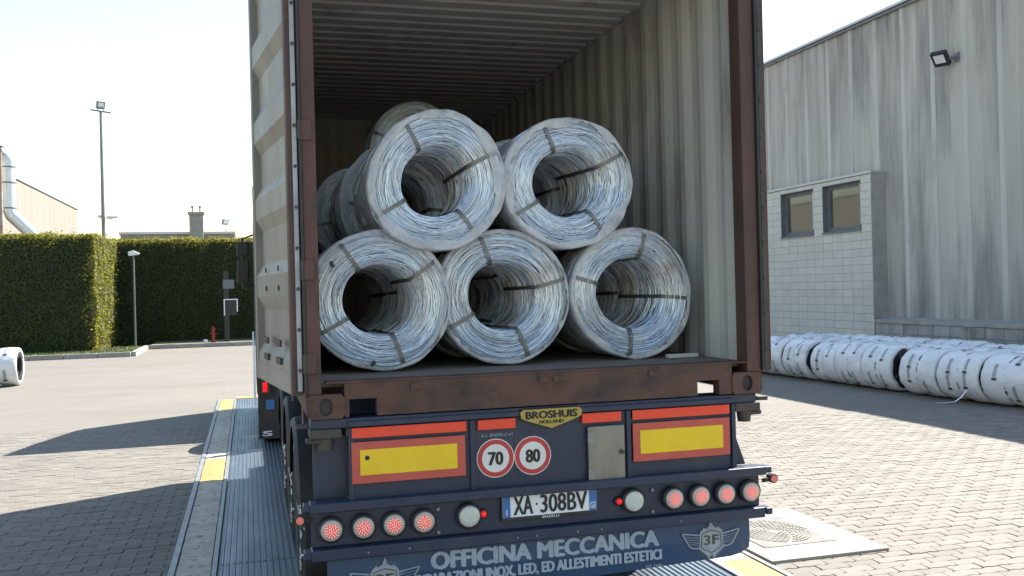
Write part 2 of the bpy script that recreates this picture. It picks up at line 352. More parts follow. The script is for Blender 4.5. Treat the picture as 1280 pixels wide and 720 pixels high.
# ------------------------------------------------------------------ ground and paving
g = MB(); g.add([(-900, -300, -0.014), (900, -300, -0.014), (900, 1500, -0.014), (-900, 1500, -0.014)], [(0, 1, 2, 3)])
tag(g.build("ground", m_ground), kind="structure")
KX0, KX1, KX2, KX3, KY0, KY1 = -2.05, -1.73, 1.50, 1.83, -2.2, 13.25     # weighbridge extents
yard = bpy.data.objects.new("paved_yard", None); link(yard); tag(yard, kind="structure")

def paver_outline(inset):
    hw, hh = PL/2-inset, PH/2-inset
    n = 6; pts = []
    wav = lambda x: 0.009*math.sin(4*PI*x/PL)
    zig = lambda y: 0.008*math.sin(2*PI*y/PH)
    for i in range(n): x = -hw+2*hw*i/n; pts.append((x+zig(-hh), -hh+wav(x)))
    for y in (-hh, 0.0): pts.append((hw+zig(y*0.5) if y else hw, y + (wav(hw) if y else 0)))
    for i in range(n): x = hw-2*hw*i/n; pts.append((x, hh+wav(x)))
    for y in (hh, 0.0): pts.append((-hw, y))
    return pts
def paver_geo():
    a = paver_outline(0.0034); b = paver_outline(0.0008); n = len(a)
    vs = [(x, y, 0.0) for x, y in a]+[(x, y, -0.006) for x, y in b]+[(x, y, -0.03) for x, y in b]
    fs = [tuple(range(n))]+[(i, n+i, n+(i+1) % n, (i+1) % n) for i in range(n)]+[(n+i, 2*n+i, 2*n+(i+1) % n, n+(i+1) % n) for i in range(n)]
    return vs, fs
spots = []
for k in range(-40, 120):
    for i in range(-60, 60):
        x = (i+0.5*(k % 2))*PL; y = k*PH
        if KX0+0.10 < x < KX3-0.10 and KY0-.1 < y < KY1+0.1: continue
        if 1.97 < x < 2.66 and 1.08 < y < 2.16: continue
        if (Vector((x, y, 0))-CAM).dot(_f) < 1: continue
        px, py, d = project((x, y, 0))
        if -520 < px < 1800 and py < 900 and d < 13.5:
            if y > 0 and 440 < px < 900 and x < 1.9: continue
            spots.append((d, x, y))
spots.sort()
pv, pf = paver_geo()
pme = bpy.data.meshes.new("paver"); pme.from_pydata(pv, [], pf); pme.materials.append(m_paver)
edge = lambda x: KX0-0.12 < x < KX3+0.12
vis = [s for s in spots if not edge(s[1]) and 0 < project((s[1], s[2], 0))[0] < 1280 and project((s[1], s[2], 0))[1] < 722][:300]
vset = set(vis)
for d, x, y in vis:
    o = obj("paver", pme, yard, (x, y, rnd.uniform(-0.003, 0.002)))
    o.rotation_euler = (rnd.uniform(-.009, .009), rnd.uniform(-.007, .007), rnd.uniform(-.012, .012))
rest = MB()
for s in spots:
    if s in vset: continue
    dz = rnd.uniform(-0.003, 0.002); tx, ty = rnd.uniform(-.009, .009), rnd.uniform(-.007, .007); n0 = len(rest.v); n = len(pv)//3*2
    cl = (lambda q: min(q, KX0-0.004)) if s[1] < 0 else (lambda q: max(q, KX3+0.004))
    rest.add([(cl(s[1]+vx), s[2]+vy, vz+dz+tx*vy+ty*vx) for vx, vy, vz in pv[:n]], pf[:1+n//2])
me = bpy.data.meshes.new("paver_field"); me.from_pydata(rest.v, [], rest.f); me.materials.append(m_paver)
o = obj("paver_field", me, yard); o["kind"] = "stuff"
xs = [s[1] for s in spots]; 
sb = MB()
for x0, x1, y0, y1 in ((-9, KX0-0.01, -1, 10.2), (KX3+0.01, 9, -3, 9.5)): sb.add([(x0, y0, -0.009), (x1, y0, -0.009), (x1, y1, -0.009), (x0, y1, -0.009)], [(0, 1, 2, 3)])
# sand only shows where pavers lie on it: cut it to the paved wedge
sb = MB()
for s in spots:
    x, y = s[1], s[2]; sb.add([(x-PL/2, y-PH/2, -0.0095), (x+PL/2, y-PH/2, -0.0095), (x+PL/2, y+PH/2, -0.0095), (x-PL/2, y+PH/2, -0.0095)], [(0, 1, 2, 3)])
me = bpy.data.meshes.new("joint_sand"); me.from_pydata(sb.v, [], sb.f); me.materials.append(m_sand)
o = obj("joint_sand", me, yard); o["kind"] = "stuff"

# weighbridge: ribbed steel deck between two concrete kerb strips in steel angles
wb = bpy.data.objects.new("weighbridge_road", None); link(wb); tag(wb, kind="structure")
seams = [-2.2, 2.3, 7.3, 13.25]
for a, b in zip(seams[:-1], seams[1:]):
    MB().box(KX1+0.012, KX2-0.012, a+0.004, b-0.004, -0.05, -0.004).build("deck_plate", m_deck, wb)
rb = MB(); xx = KX1+0.03
while xx < KX2-0.03:
    for a, b in zip(seams[:-1], seams[1:]):
        rb.prism([(-0.011, -0.0038), (0.011, -0.0038), (0.006, 0.003), (-0.006, 0.003)], lambda u, v, t, xx=xx: (xx+u, t, v), a+0.012, b-0.012)
    xx += 0.042
o = rb.build("deck_ribs", m_deck, wb); o["kind"] = "stuff"
def kerb_strip(x0, x1, yellows):
    MB().box(x0, x0+0.045, KY0, KY1, -0.05, 0.010).build("steel_edge", m_galv, wb, bevel=0.003)
    MB().box(x1-0.035, x1, KY0, KY1, -0.05, 0.010).build("steel_edge", m_galv, wb, bevel=0.003)
    MB().box(x0+0.046, x1-0.036, KY0, KY1, -0.06, -0.02).build("mortar_bed", m_sand, wb)
    cuts = sorted({KY0, KY1} | {c for y in yellows for c in y})
    full = []
    for a, b in zip(cuts[:-1], cuts[1:]):
        n = max(1, round((b-a)/0.95))
        full += [(a+(b-a)*i/n, a+(b-a)*(i+1)/n, any(y[0]-0.01 <= a and b <= y[1]+0.01 for y in yellows)) for i in range(n)]
    for a, b, yel in full:
        m = MB(); n = 8; X0, X1 = x0+0.050, x1-0.040; rows = []
        for j in range(n+1):
            y = a+0.004+(b-a-0.008)*j/n
            rows.append([(X0+rnd.uniform(0, .006), y, rnd.uniform(0, .003)), ((X0+X1)/2, y, .004+rnd.uniform(-.002, .003)), (X1-rnd.uniform(0, .006), y, rnd.uniform(0, .003))])
        vs = [p for r in rows for p in r]; fs = []
        for j in range(n):
            for i in range(2): fs.append((j*3+i, j*3+i+1, j*3+4+i, j*3+3+i))
        nb = len(vs); rim = [j*3 for j in range(n+1)]+[n*3+1]+[j*3+2 for j in range(n, -1, -1)]+[1]
        vs += [(vs[i][0], vs[i][1], -0.04) for i in rim]
        for q in range(len(rim)): fs.append((rim[q], rim[(q+1) % len(rim)], nb+(q+1) % len(rim), nb+q))
        m.add(vs, fs).build("concrete_block", m_yellow_kerb if yel else m_concrete, wb)
kerb_strip(KX0, KX1, [(5.45, 6.75), (11.6, KY1)])
kerb_strip(KX2, KX3, [(0.2, 1.15), (5.55, 6.5), (12.0, KY1)])
MB().box(KX1, KX2, KY1, KY1+0.32, -0.05, 0.006).build("end_kerb", m_yellow_kerb, wb)

# manhole slab
mh = thing("manhole_cover", "square cast iron manhole cover with round pattern set in a pale concrete slab", "manhole cover", (2.31, 1.62, 0))
MB().box(-0.46, 0.46, -0.63, 0.63, -0.04, 0.020).build("concrete_slab", m_slabc, mh, bevel=0.006)
MB().box(-0.34, 0.24, -0.34, 0.40, 0.0205, 0.025).build("iron_frame", m_iron, mh, bevel=0.002)
cp = MB()
for ri in range(9):
    r = 0.045+ri*0.028
    if ri == 8: continue
    nseg = 10+ri*5
    for q in range(nseg):
        if ri > 1 and (q*7+ri) % 11 == 0: continue
        a0 = 2*PI*q/nseg; a1 = 2*PI*(q+0.72)/nseg
        pts = [(r, a0), (r+0.017, a0), (r+0.017, a1), (r, a1)]
        c = [(-0.05+rr*math.cos(a), 0.03+1.22*rr*math.sin(a)) for rr, a in pts]
        cp.prism(c, lambda u, v, t: (u, v, t), 0.0252, 0.0295)
o = cp.build("cast_pattern", m_slabc, mh); o["kind"] = "stuff"

# ------------------------------------------------------------------ container
ZB = 1.28; ZF = 1.452; ZT = 3.87; CL = 6.06
con = thing("shipping_container", "open brown shipping container loaded with wire coils on the trailer", "container", (0, 0, ZB))
def cz(z): return z-ZB
def corrug(n, pitch, depth, length0):
    pts = []; y = length0
    for i in range(n):
        pts += [(y, 0), (y+0.062, 0), (y+0.14, depth), (y+0.202, depth)]; y += pitch
    pts.append((y, 0)); return pts
def wall_sheet(pts, fn, a0, a1, th):
    """solid corrugated sheet: pts (u, d); thickness grows to d+th"""
    m = MB(); n = len(pts)
    vs = []
    for a in (a0, a1):
        vs += [fn(u, d, a) for u, d in pts]; vs += [fn(u, d+th, a) for u, d in pts]
    fs = []
    for i in range(n-1):
        fs += [(i, i+1, 2*n+i+1, 2*n+i), (n+i, 3*n+i, 3*n+i+1, n+i+1), (i, n+i, n+i+1, i+1), (2*n+i, 2*n+i+1, 3*n+i+1, 3*n+i)]
    fs += [(0, 2*n, 3*n, n), (n-1, 2*n-1, 4*n-1, 3*n-1)]
    return m.add(vs, fs)
cp_ = corrug(20, 0.278, 0.021, 0.20)
cp_ = [(0.155, 0)]+cp_+[(CL-0.12, 0)]
wall_sheet(cp_, lambda u, d, a: (1.168+d, u, a), cz(1.44), cz(ZT-0.06), 0.004).build("side_wall", m_cont_in, con)
wall_sheet(cp_, lambda u, d, a: (-1.168-d, u, a), cz(1.44), cz(ZT-0.06), 0.004).build("side_wall", m_cont_in, con)
fp = [(-1.165, 0)]+corrug(8, 0.278, 0.036, -1.11)+[(1.165, 0)]
wall_sheet(fp, lambda u, d, a: (u, CL-0.09+d, a), cz(1.44), cz(ZT-0.06), 0.004).build("front_wall", m_cont_in, con)
rp = []; yy = 0.12
while yy < CL-0.2:
    rp += [(yy, 0.0), (yy+0.09, 0.0), (yy+0.108, 0.013), (yy+0.162, 0.013)]; yy += 0.18
rp.append((CL-0.06, 0))
wall_sheet(rp, lambda u, d, a: (a, u, cz(ZT-0.055)+d), -1.165, 1.165, 0.003).build("roof", m_roof, con)
for s in (-1, 1):
    xa, xb = sorted((s*1.166, s*1.219))
    MB().box(xa, xb, 0.18, CL-0.18, cz(ZT-0.065), cz(ZT)).build("top_rail", m_cont_in, con, bevel=0.004)
    MB().box(xa, xb, 0.18, CL-0.18, cz(ZB+0.005), cz(1.445)).build("bottom_rail", m_rust, con, bevel=0.004)
    # rear corner post: J section, and the front one
    sx = s
    poly = [(1.219, 0.0), (1.219, 0.155), (1.17, 0.155), (1.17, 0.115), (1.135 if s > 0 else 1.150, 0.115), (1.135 if s > 0 else 1.150, 0.0)]
    poly = [(sx*u, v) for u, v in poly]
    MB().prism(poly, lambda u, v, t: (u, v, t), cz(ZB+0.119), cz(ZT-0.119)).build("corner_post", m_rust, con, bevel=0.006)
    xa, xb = sorted((s*1.12, s*1.219))
    MB().box(xa, xb, CL-0.10, CL, cz(ZB+0.12), cz(ZT-0.12)).build("corner_post", m_rust, con, bevel=0.006)
MB().box(-1.134, 1.134, 0.0, 0.11, cz(ZT-0.115), cz(ZT-0.004)).build("door_header", m_rust, con, bevel=0.006)
MB().box(-1.12, 1.12, CL-0.085, CL-0.002, cz(ZT-0.10), cz(ZT-0.004)).build("front_header", m_cont_in, con, bevel=0.004)
MB().box(-1.12, 1.12, CL-0.085, CL-0.002, cz(ZB+0.01), cz(1.44)).build("front_sill", m_rust, con, bevel=0.004)
# rear sill with two notches
sp = [(-1.042, 1.285), (-1.02, 1.285), (-1.02, 1.37), (-0.885, 1.37), (-0.885, 1.285), (0.835, 1.285), (0.835, 1.365), (0.965, 1.365), (0.965, 1.285), (1.042, 1.285), (1.042, 1.452), (-1.042, 1.452)]
sill = MB()
fnS = lambda u, v, t: (u, t, cz(v))
for x0, x1, z0 in ((-1.042, -1.02, 1.285), (-1.02, -0.885, 1.37), (-0.885, 0.835, 1.285), (0.835, 0.965, 1.365), (0.965, 1.042, 1.285)):
    sill.box(x0, x1, 0.004, 0.075, cz(z0), cz(1.447))
sill.v = [tuple(p) for p in sill.v]
sill.build("door_sill", m_sill, con)
for x in (-0.72, -0.06, 0.02, 0.55):
    MB().box(x, x+0.055, -0.006, 0.0038, cz(1.40), cz(1.435)).build("cam_keeper", m_sill, con, bevel=0.004)
MB().box(-1.13, 1.13, 0.002, 0.10, cz(1.4475), cz(1.4585)).build("threshold", m_sill, con, bevel=0.003)
for yb in np.arange(0.10, CL-0.15, 0.60):
    MB().box(-1.162, 1.162, yb+0.002, min(yb+0.598, CL-0.1), cz(1.424), cz(1.452)).build("floor_panel", m_floor, con)
for yb in np.arange(0.9, CL-0.2, 0.6):
    MB().box(-1.16, 1.16, yb, yb+0.05, cz(1.30), cz(1.4235)).build("cross_member", m_dkmetal, con)
def casting(sx, y0, y1, z0, z1, face_dir):
    """corner casting with an oval hole in its end face"""
    x0, x1 = sorted((sx*1.041, sx*1.2225)); cx, czz = (x0+x1)/2, (z0+z1)/2; n = 24; m = MB()
    hw, hh = (x1-x0)/2, (z1-z0)/2; outer, inner = [], []
    for i in range(n):
        a = 2*PI*(i+0.5)/n; c, s = math.cos(a), math.sin(a); k = min(hw/abs(c) if abs(c) > 1e-6 else 9, hh/abs(s) if abs(s) > 1e-6 else 9)
        outer.append((cx+c*k, czz+s*k))
        e = 0.022; ih = 0.042
        inner.append((cx+0.031*c*1.0, czz+(ih-0.031)*(1 if s > 0 else -1)+0.031*s))
    yf, yb = (y0, y1) if face_dir < 0 else (y1, y0); din = 0.03*(1 if yb > yf else -1)
    vs = [(x, yf, cz(z)) for x, z in outer]+[(x, yf, cz(z)) for x, z in inner]+[(x, yf+din, cz(z)) for x, z in inner]+[(x, yb, cz(z)) for x, z in outer]
    fs = []
    for i in range(n):
        j = (i+1) % n
        fs += [(i, j, n+j, n+i), (n+i, n+j, 2*n+j, 2*n+i), (i, 3*n+i, 3*n+j, j)]
    fs += [tuple(2*n+i for i in range(n)), tuple(3*n+i for i in range(n))]
    o = m.add(vs, fs).build("corner_casting", m_sill, con)
    pk = MB(); pts = [(x, z) for x, z in inner]
    pk.prism(pts, lambda u, v, t: (u, t, cz(v)), yf+din*0.6, yf+din*0.97).build("hole_dark_plug", m_black, o)  # black plug; the darkness of the hole is put into its colour
for s in (-1, 1):
    casting(s, -0.004, 0.158, ZB+0.001, ZB+0.1185, -1); casting(s, -0.004, 0.158, ZT-0.1185, ZT, -1)
    casting(s, CL-0.158, CL+0.004, ZB+0.001, ZB+0.1185, 1); casting(s, CL-0.158, CL+0.004, ZT-0.1185, ZT, 1)
    for z in ((1.50, 1.95, 2.62, 3.30) if s < 0 else ()):
        xa, xb = sorted((s*1.168, s*1.232))
        MB().box(xa, xb, -0.010, -0.0005, cz(z), cz(z+0.10)).build("hinge_lug", m_rust, con, bevel=0.005)
        MB().tube([(s*1.228, -0.010, cz(z+0.005)), (s*1.228, -0.010, cz(z+0.095))], 0.009, 8).build("hinge_pin", m_dkmetal, con)

# doors folded back along the sides
def door(base, d, side, strip):
    L = 1.165; z0, z1 = cz(1.40), cz(ZT-0.07)
    d = Vector((d[0], d[1], 0)).normalized(); n = Vector((-d.y, d.x, 0)) if side < 0 else Vector((d.y, -d.x, 0))
    P = lambda s, t, z: (base[0]+d.x*s+n.x*t, base[1]+d.y*s+n.y*t, z)
    fn = lambda u, v, t: P(u, v, t)
    def bar(s0, s1, t0, t1, za, zb): return MB().prism([(s0, t0), (s1, t0), (s1, t1), (s0, t1)], fn, za, zb)
    # panel with horizontal corrugations: profile in z
    prof = []; zz = z0+0.10; k = 0
    prof.append((zz, 0.0))
    H = (z1-0.08-zz)
    for i in range(5):
        a = zz+H*i/5; w = H/5
        prof += [(a+0.05, 0.0), (a+0.12, -0.034), (a+0.12+w*0.42, -0.034), (a+0.19+w*0.42, 0.0)]
    prof.append((z1-0.08, 0.0))
    m = MB(); np_ = len(prof); vs = []
    for s in (0.055, L-0.055):
        vs += [P(s, -0.006+t, z) for z, t in prof]; vs += [P(s, -0.010+t, z) for z, t in prof]
    fs = []
    for i in range(np_-1):
        fs += [(i, i+1, 2*np_+i+1, 2*np_+i), (np_+i, 3*np_+i, 3*np_+i+1, np_+i+1)]
    root = m.add(vs, fs).build("door", m_door, con)
    bar(0.001, 0.055, -0.052, 0.0, z0, z1).build("door_frame", m_rust, root, bevel=0.003)
    bar(L-0.055, L, -0.052, 0.0, z0, z1).build("door_frame", m_door, root, bevel=0.003)
    bar(0.0555, L-0.0555, -0.050, -0.002, z0, z0+0.10).build("door_frame", m_door, root, bevel=0.003)
    bar(0.0555, L-0.0555, -0.050, -0.002, z1-0.08, z1).build("door_frame", m_door, root, bevel=0.003)
    bar(-0.010, 0.0, -0.046, -0.024, z0+0.02, z1).build("gasket", strip, root, bevel=0.003)
    bar(-0.020, 0.02, -0.066, -0.0525, z0+0.01, z1).build("rubber_seal", m_black, root, bevel=0.003)
    bt = MB(); z = z0+0.12
    while z < z1:
        c = Vector(P(-0.010, -0.035, z)); bt.tube([c, c-0.006*d], 0.009, 8); z += 0.195
    bt.build("gasket_bolts", m_dkmetal, root)["kind"] = "stuff"
    rv = MB()
    for zc in (0.52, 0.62):
        for s in (0.35, 0.75):
            c = Vector(P(s, -0.005, z0+zc)); rv.tube([c, c+0.006*n], 0.014, 8)
    for zc in (0.13, 0.22):
        for s in (0.30, 0.70):
            rv.prism([(s, -0.004), (s+0.14, -0.004), (s+0.14, 0.006), (s, 0.006)], fn, z0+zc, z0+zc+0.035)
    rv.build("rivets", m_dkmetal, root)["kind"] = "stuff"
    return root
door((-1.285, 0.0), (-0.155, 1.165), -1, m_gasket)
door((1.285, 0.0), (0.02, 1.165), 1, m_dkmetal)
# a bit of timber and a bolt left on the floor
o = MB().box(-0.10, 0.10, -0.02, 0.02, 0, 0.022).build("timber_batten", m_tile, None, bevel=0.003); o.location = (0.99, 0.50, 1.4535); o.rotation_euler = (0, 0, 0.05)
tag(o, "small pale timber batten lying on the container floor at the right wall", "batten")

# ------------------------------------------------------------------ wire coils
def profile(R, ri, L):
    """rounded ring section from the back of the bore, round the front lip, to the back of the outside: (rho, y, n_rho, n_y)"""
    P = []; c = 0.055; co = 0.06
    for y in np.linspace(L, c, 24): P.append((ri, y, -1, 0))
    for a in np.linspace(0, PI/2, 9)[1:]: P.append((ri+c-c*math.cos(a), c-c*math.sin(a), -math.cos(a), -math.sin(a)))
    for r in np.linspace(ri+c, R-co, 8)[1:]: P.append((r, 0, 0, -1))
    for a in np.linspace(0, PI/2, 9)[1:]: P.append((R-co+co*math.sin(a), co-co*math.cos(a), math.sin(a), -math.cos(a)))
    for y in np.linspace(co, L, 20)[1:]: P.append((R, y, 1, 0))
    P = np.array(P); s = np.r_[0, np.cumsum(np.hypot(np.diff(P[:, 0]), np.diff(P[:, 1])))]
    return P, s
def coil_meshes(seed, R=0.378, ri=0.200, L=0.72, straps=(124, 36, -71, 208), film_lip=0.045, wires=1.0):
    rs = np.random.RandomState(seed)
    P, s = profile(R, ri, L)
    at = lambda q: np.stack([np.interp(q, s, P[:, k]) for k in range(4)], -1)
    p2, p3, p4 = rs.uniform(0, 2*PI, 3); e2, e3 = rs.uniform(0.012, 0.026), rs.uniform(0.006, 0.014)
    tiltx, tilty = rs.uniform(-0.03, 0.03, 2)
    def place(rho, y, th):
        k = 1+e2*np.sin(2*th+p2)+e3*np.sin(3*th+p3)
        yy = y+rho*(tiltx*np.cos(th)+tilty*np.sin(th))*0.5
        return np.stack([rho*k*np.cos(th), yy, rho*k*np.sin(th)+R], -1)
    Mseg = 72; th = np.linspace(0, 2*PI, Mseg, endpoint=False)
    s_b = L-0.055; s_f0 = s_b; s_f1 = s_b+0.0864+(R-ri-0.115)+0.0942; s_end = s[-1]
    nb, nf, no = int(210*wires), int(230*wires), int(70*wires)
    s0 = np.r_[rs.uniform(0.02, s_b, nb), rs.uniform(s_f0-0.02, s_f1, nf), rs.uniform(s_f1, s_end-0.02, no)]
    dep = np.abs(rs.normal(0, 0.0095, len(s0))); n = len(s0)
    amp = rs.uniform(0.002, 0.040, n)[:, None]
    sv = s0[:, None]+amp*np.sin(th+rs.uniform(0, 2*PI, (n, 1)))+0.45*amp*np.sin(2*th+rs.uniform(0, 2*PI, (n, 1)))+0.07*amp*np.sin(5*th+rs.uniform(0, 2*PI, (n, 1)))
    dv = dep[:, None]+0.006*np.sin(th+rs.uniform(0, 2*PI, (n, 1)))*rs.uniform(0, 1, (n, 1))+0.003*np.sin(3*th+rs.uniform(0, 2*PI, (n, 1)))
    q = at(np.clip(sv, 0.005, s_end-0.005)); rho = q[..., 0]-q[..., 2]*dv; yy = q[..., 1]-q[..., 3]*dv
    wr = rs.uniform(0.0022, 0.0029)
    V = []
    for k in range(4):
        a = PI/2*k+PI/4; V.append(place(rho+wr*math.cos(a), yy+wr*math.sin(a), th[None, :]))
    V = np.stack(V, 2).reshape(-1, 3)
    i = np.arange(n)[:, None, None]*Mseg*4; j = np.arange(Mseg)[None, :, None]; k = np.arange(4)[None, None, :]
    j2 = (j+1) % Mseg; k2 = (k+1) % 4
    F = np.stack([i+j*4+k, i+j*4+k2, i+j2*4+k2, i+j2*4+k], -1).reshape(-1, 4)
    wire = np_mesh("wire_strands", V, F, m_wire, True)
    # compact inner layers behind the loose strands
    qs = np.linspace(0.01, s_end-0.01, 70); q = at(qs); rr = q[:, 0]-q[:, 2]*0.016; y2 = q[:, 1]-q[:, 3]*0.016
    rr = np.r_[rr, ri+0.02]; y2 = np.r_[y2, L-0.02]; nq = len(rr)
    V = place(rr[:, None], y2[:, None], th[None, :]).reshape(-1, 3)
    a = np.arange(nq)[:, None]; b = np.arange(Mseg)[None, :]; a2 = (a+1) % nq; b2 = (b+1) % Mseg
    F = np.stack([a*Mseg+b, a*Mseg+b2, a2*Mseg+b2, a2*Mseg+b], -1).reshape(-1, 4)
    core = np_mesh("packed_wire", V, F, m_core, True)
    # plastic film sleeve: outside plus a ragged lip folded over the front
    nt = 120; tf = np.linspace(0, 2*PI, nt, endpoint=False)
    wob = sum(rs.uniform(0.3, 1)*np.sin(kk*tf+rs.uniform(0, 2*PI)) for kk in (1, 2, 3, 5, 8))
    lip = np.clip(film_lip*(1+0.42*wob)+0.003*rs.normal(0, 1, 120), 0.004, 0.085)
    ca = 0.006+0.22*film_lip
    crisp = np.abs(np.sin(3.5*tf+p2))*0.5+np.abs(np.sin(6*tf+p3))*0.35+np.abs(np.sin(10.5*tf+p4))*0.15
    fine = rs.normal(0, 1, nt)
    collar = 0.004+0.020*film_lip/0.05*(0.3+0.7*np.clip(0.5+0.3*wob, 0, 1))
    path = []                                   # (rho, y) per ring, front last
    for t in np.linspace(0, 1, 14): path.append((R+0.004+ca*(crisp-0.6)*(0.4+0.6*t)+0.0035*np.sin(13*tf+7*t+wob), L-0.05-(L-0.09)*t+0*tf))
    path.append((R+0.006+ca*(crisp-0.6), 0.015+0*tf))
    path.append((R+0.005+ca*(crisp-0.6), 0.004-collar*0.6))
    path.append((R+0.001+ca*(crisp-0.6), -0.004-collar*0.95))
    path.append((R-0.004+ca*(crisp-0.6), -0.005-collar))
    for t in (0.18, 0.4, 0.65, 0.85, 1.0):
        rho = R-0.004-lip*t+ca*(crisp-0.6)*(1-t)+0.002*fine*t
        path.append((rho, -0.005-collar*(1-t)-0.008*t+np.where(rho > R-0.06, 1, 0)*0.0+0.004*np.sin(9*tf+2*wob)*t))
    rows = [place(r_, y_, tf) for r_, y_ in path]; ns = len(rows)
    V = np.concatenate(rows); a = np.arange(ns-1)[:, None]; b = np.arange(nt)[None, :]; b2 = (b+1) % nt
    F = np.stack([a*nt+b, a*nt+b2, (a+1)*nt+b2, (a+1)*nt+b], -1).reshape(-1, 4)
    film = np_mesh("plastic_film", V, F, m_film, True)
    # steel straps across the face and through the bore
    sm = []
    for ang in straps:
        t0 = math.radians(ang); qs = np.linspace(s_f1-0.03, 0.02, 60); q = at(qs)
        drift = math.radians(rs.uniform(-6, 6))*np.clip((s_b-qs)/s_b, 0, 1)
        off = 0.007+0.003*np.sin(qs*30)
        rows = []
        for w, hh in ((-0.011, 0), (0.011, 0), (0.011, 0.0025), (-0.011, 0.0025)):
            rr = q[:, 0]+q[:, 2]*(off+hh); yv = q[:, 1]+q[:, 3]*(off+hh)
            rows.append(place(rr, yv, t0+drift+w/np.maximum(q[:, 0], .1)))
        V = np.stack(rows, 1).reshape(-1, 3); n1 = len(qs)
        a = np.arange(n1-1)[:, None]; b = np.arange(4)[None, :]; b2 = (b+1) % 4
        F = np.stack([a*4+b, a*4+b2, (a+1)*4+b2, (a+1)*4+b], -1).reshape(-1, 4)
        sm.append(np_mesh("steel_strap", V, F, m_strap))
    return wire, core, film, sm
RC = 0.372
def put_coil(meshes, x, y, zc, label, rot=0.0, group=None):
    wire, core, film, sm = meshes
    off = Matrix.Rotation(rot, 4, 'Y') @ Vector((0, 0, RC))
    t = thing("wire_coil", label, "wire coil", (x-off.x, y-off.y, zc-off.z), group); t.rotation_euler = (0, rot, 0)
    o = obj("wire_strands", wire, t); o["kind"] = "stuff"
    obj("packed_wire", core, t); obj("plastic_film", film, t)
    for m in sm: obj("steel_strap", m, t)
    return t
GC = "wire coils loaded in the container"
cm = {
 'A': coil_meshes(1, straps=(124, 34, -71, 208), film_lip=0.010),
 'B': coil_meshes(2, straps=(111, 14, -68, 208), film_lip=0.011),
 'C': coil_meshes(3, straps=(76, 164, -6, -93), film_lip=0.020, ri=0.215),
 'D': coil_meshes(4, straps=(118, 26, -55, 210), film_lip=0.040),
 'E': coil_meshes(5, straps=(113, 27, -54, 210), film_lip=0.032)}
put_coil(cm['A'], -0.795, 0.46, 1.835, "wire coil on the container floor against the left post, lower row", group=GC)
for ang_, r_, t_ in ((141, 0.325, "A"), (262, 0.335, "A")):
    a_ = math.radians(ang_); q = bpy.data.objects["wire_coil"]
    MB().box(-0.016, 0.016, -0.006, 0.004, -0.009, 0.009).build("dark_clip", m_black, q, bevel=0.003, loc=(r_*math.cos(a_), -0.008, RC+r_*math.sin(a_))).rotation_euler = (0, -a_+0.6, 0)
put_coil(cm['B'], -0.095, 0.50, 1.838, "wire coil in the middle of the lower row on the container floor", group=GC)
put_coil(cm['C'], 0.690, 0.52, 1.835, "wide-bored wire coil on the container floor nearest the right wall, lower row", group=GC)
put_coil(cm['D'], -0.475, 0.42, 2.475, "wire coil with a broad white film lip, left of the two on the upper row", group=GC)
put_coil(cm['E'], 0.290, 0.46, 2.475, "wire coil on the upper row at the right, in loose white film", group=GC)
G2 = "coils stacked deeper in the container"
put_coil(cm['D'], -0.56, 1.22, 2.43, "dim wire coil just behind the left upper coil, sagging towards the left wall", 2.2, G2)
put_coil(cm['C'], 0.225, 1.28, 2.47, "wire coil just behind the right upper coil, peeping out at its left", 1.1, G2)
put_coil(cm['B'], -0.17, 2.75, 2.99, "dim wire coil lying highest of all, deep in the container above the left upper coil", 0.9, G2)
put_coil(cm['B'], -0.79, 1.24, 1.835, "wire coil hidden behind the lower left coil, seen through its bore", 1.7, G2)
put_coil(cm['E'], -0.09, 1.27, 1.835, "wire coil hidden behind the lower middle coil, seen through its bore", 2.9, G2)
put_coil(cm['A'], 0.69, 1.29, 1.835, "wire coil hidden behind the lower right coil, seen through its bore", 0.6, G2)
put_coil(cm['E'], -0.66, 2.02, 2.40, "third wire coil back in the upper left run, deep in shade", 0.4, G2)
put_coil(cm['A'], 0.13, 2.04, 2.40, "third wire coil back in the upper right run, seen through the bores", 2.4, G2)
put_coil(cm['C'], -0.79, 2.0, 1.835, "third wire coil back in the lower left run, at the end of the tunnel", 1.2, G2)
put_coil(cm['D'], -0.05, 2.02, 1.835, "third wire coil back in the lower middle run, at the end of the tunnel", 3.0, G2)
put_coil(cm['B'], 0.70, 2.04, 1.835, "third wire coil back in the lower right run, at the end of the tunnel", 2.0, G2)
put_coil(cm['A'], -0.55, 2.78, 2.40, "wire coil carrying the highest coil, left", 2.0, G2)
put_coil(cm['C'], 0.22, 2.80, 2.40, "wire coil carrying the highest coil, right", 2.6, G2)

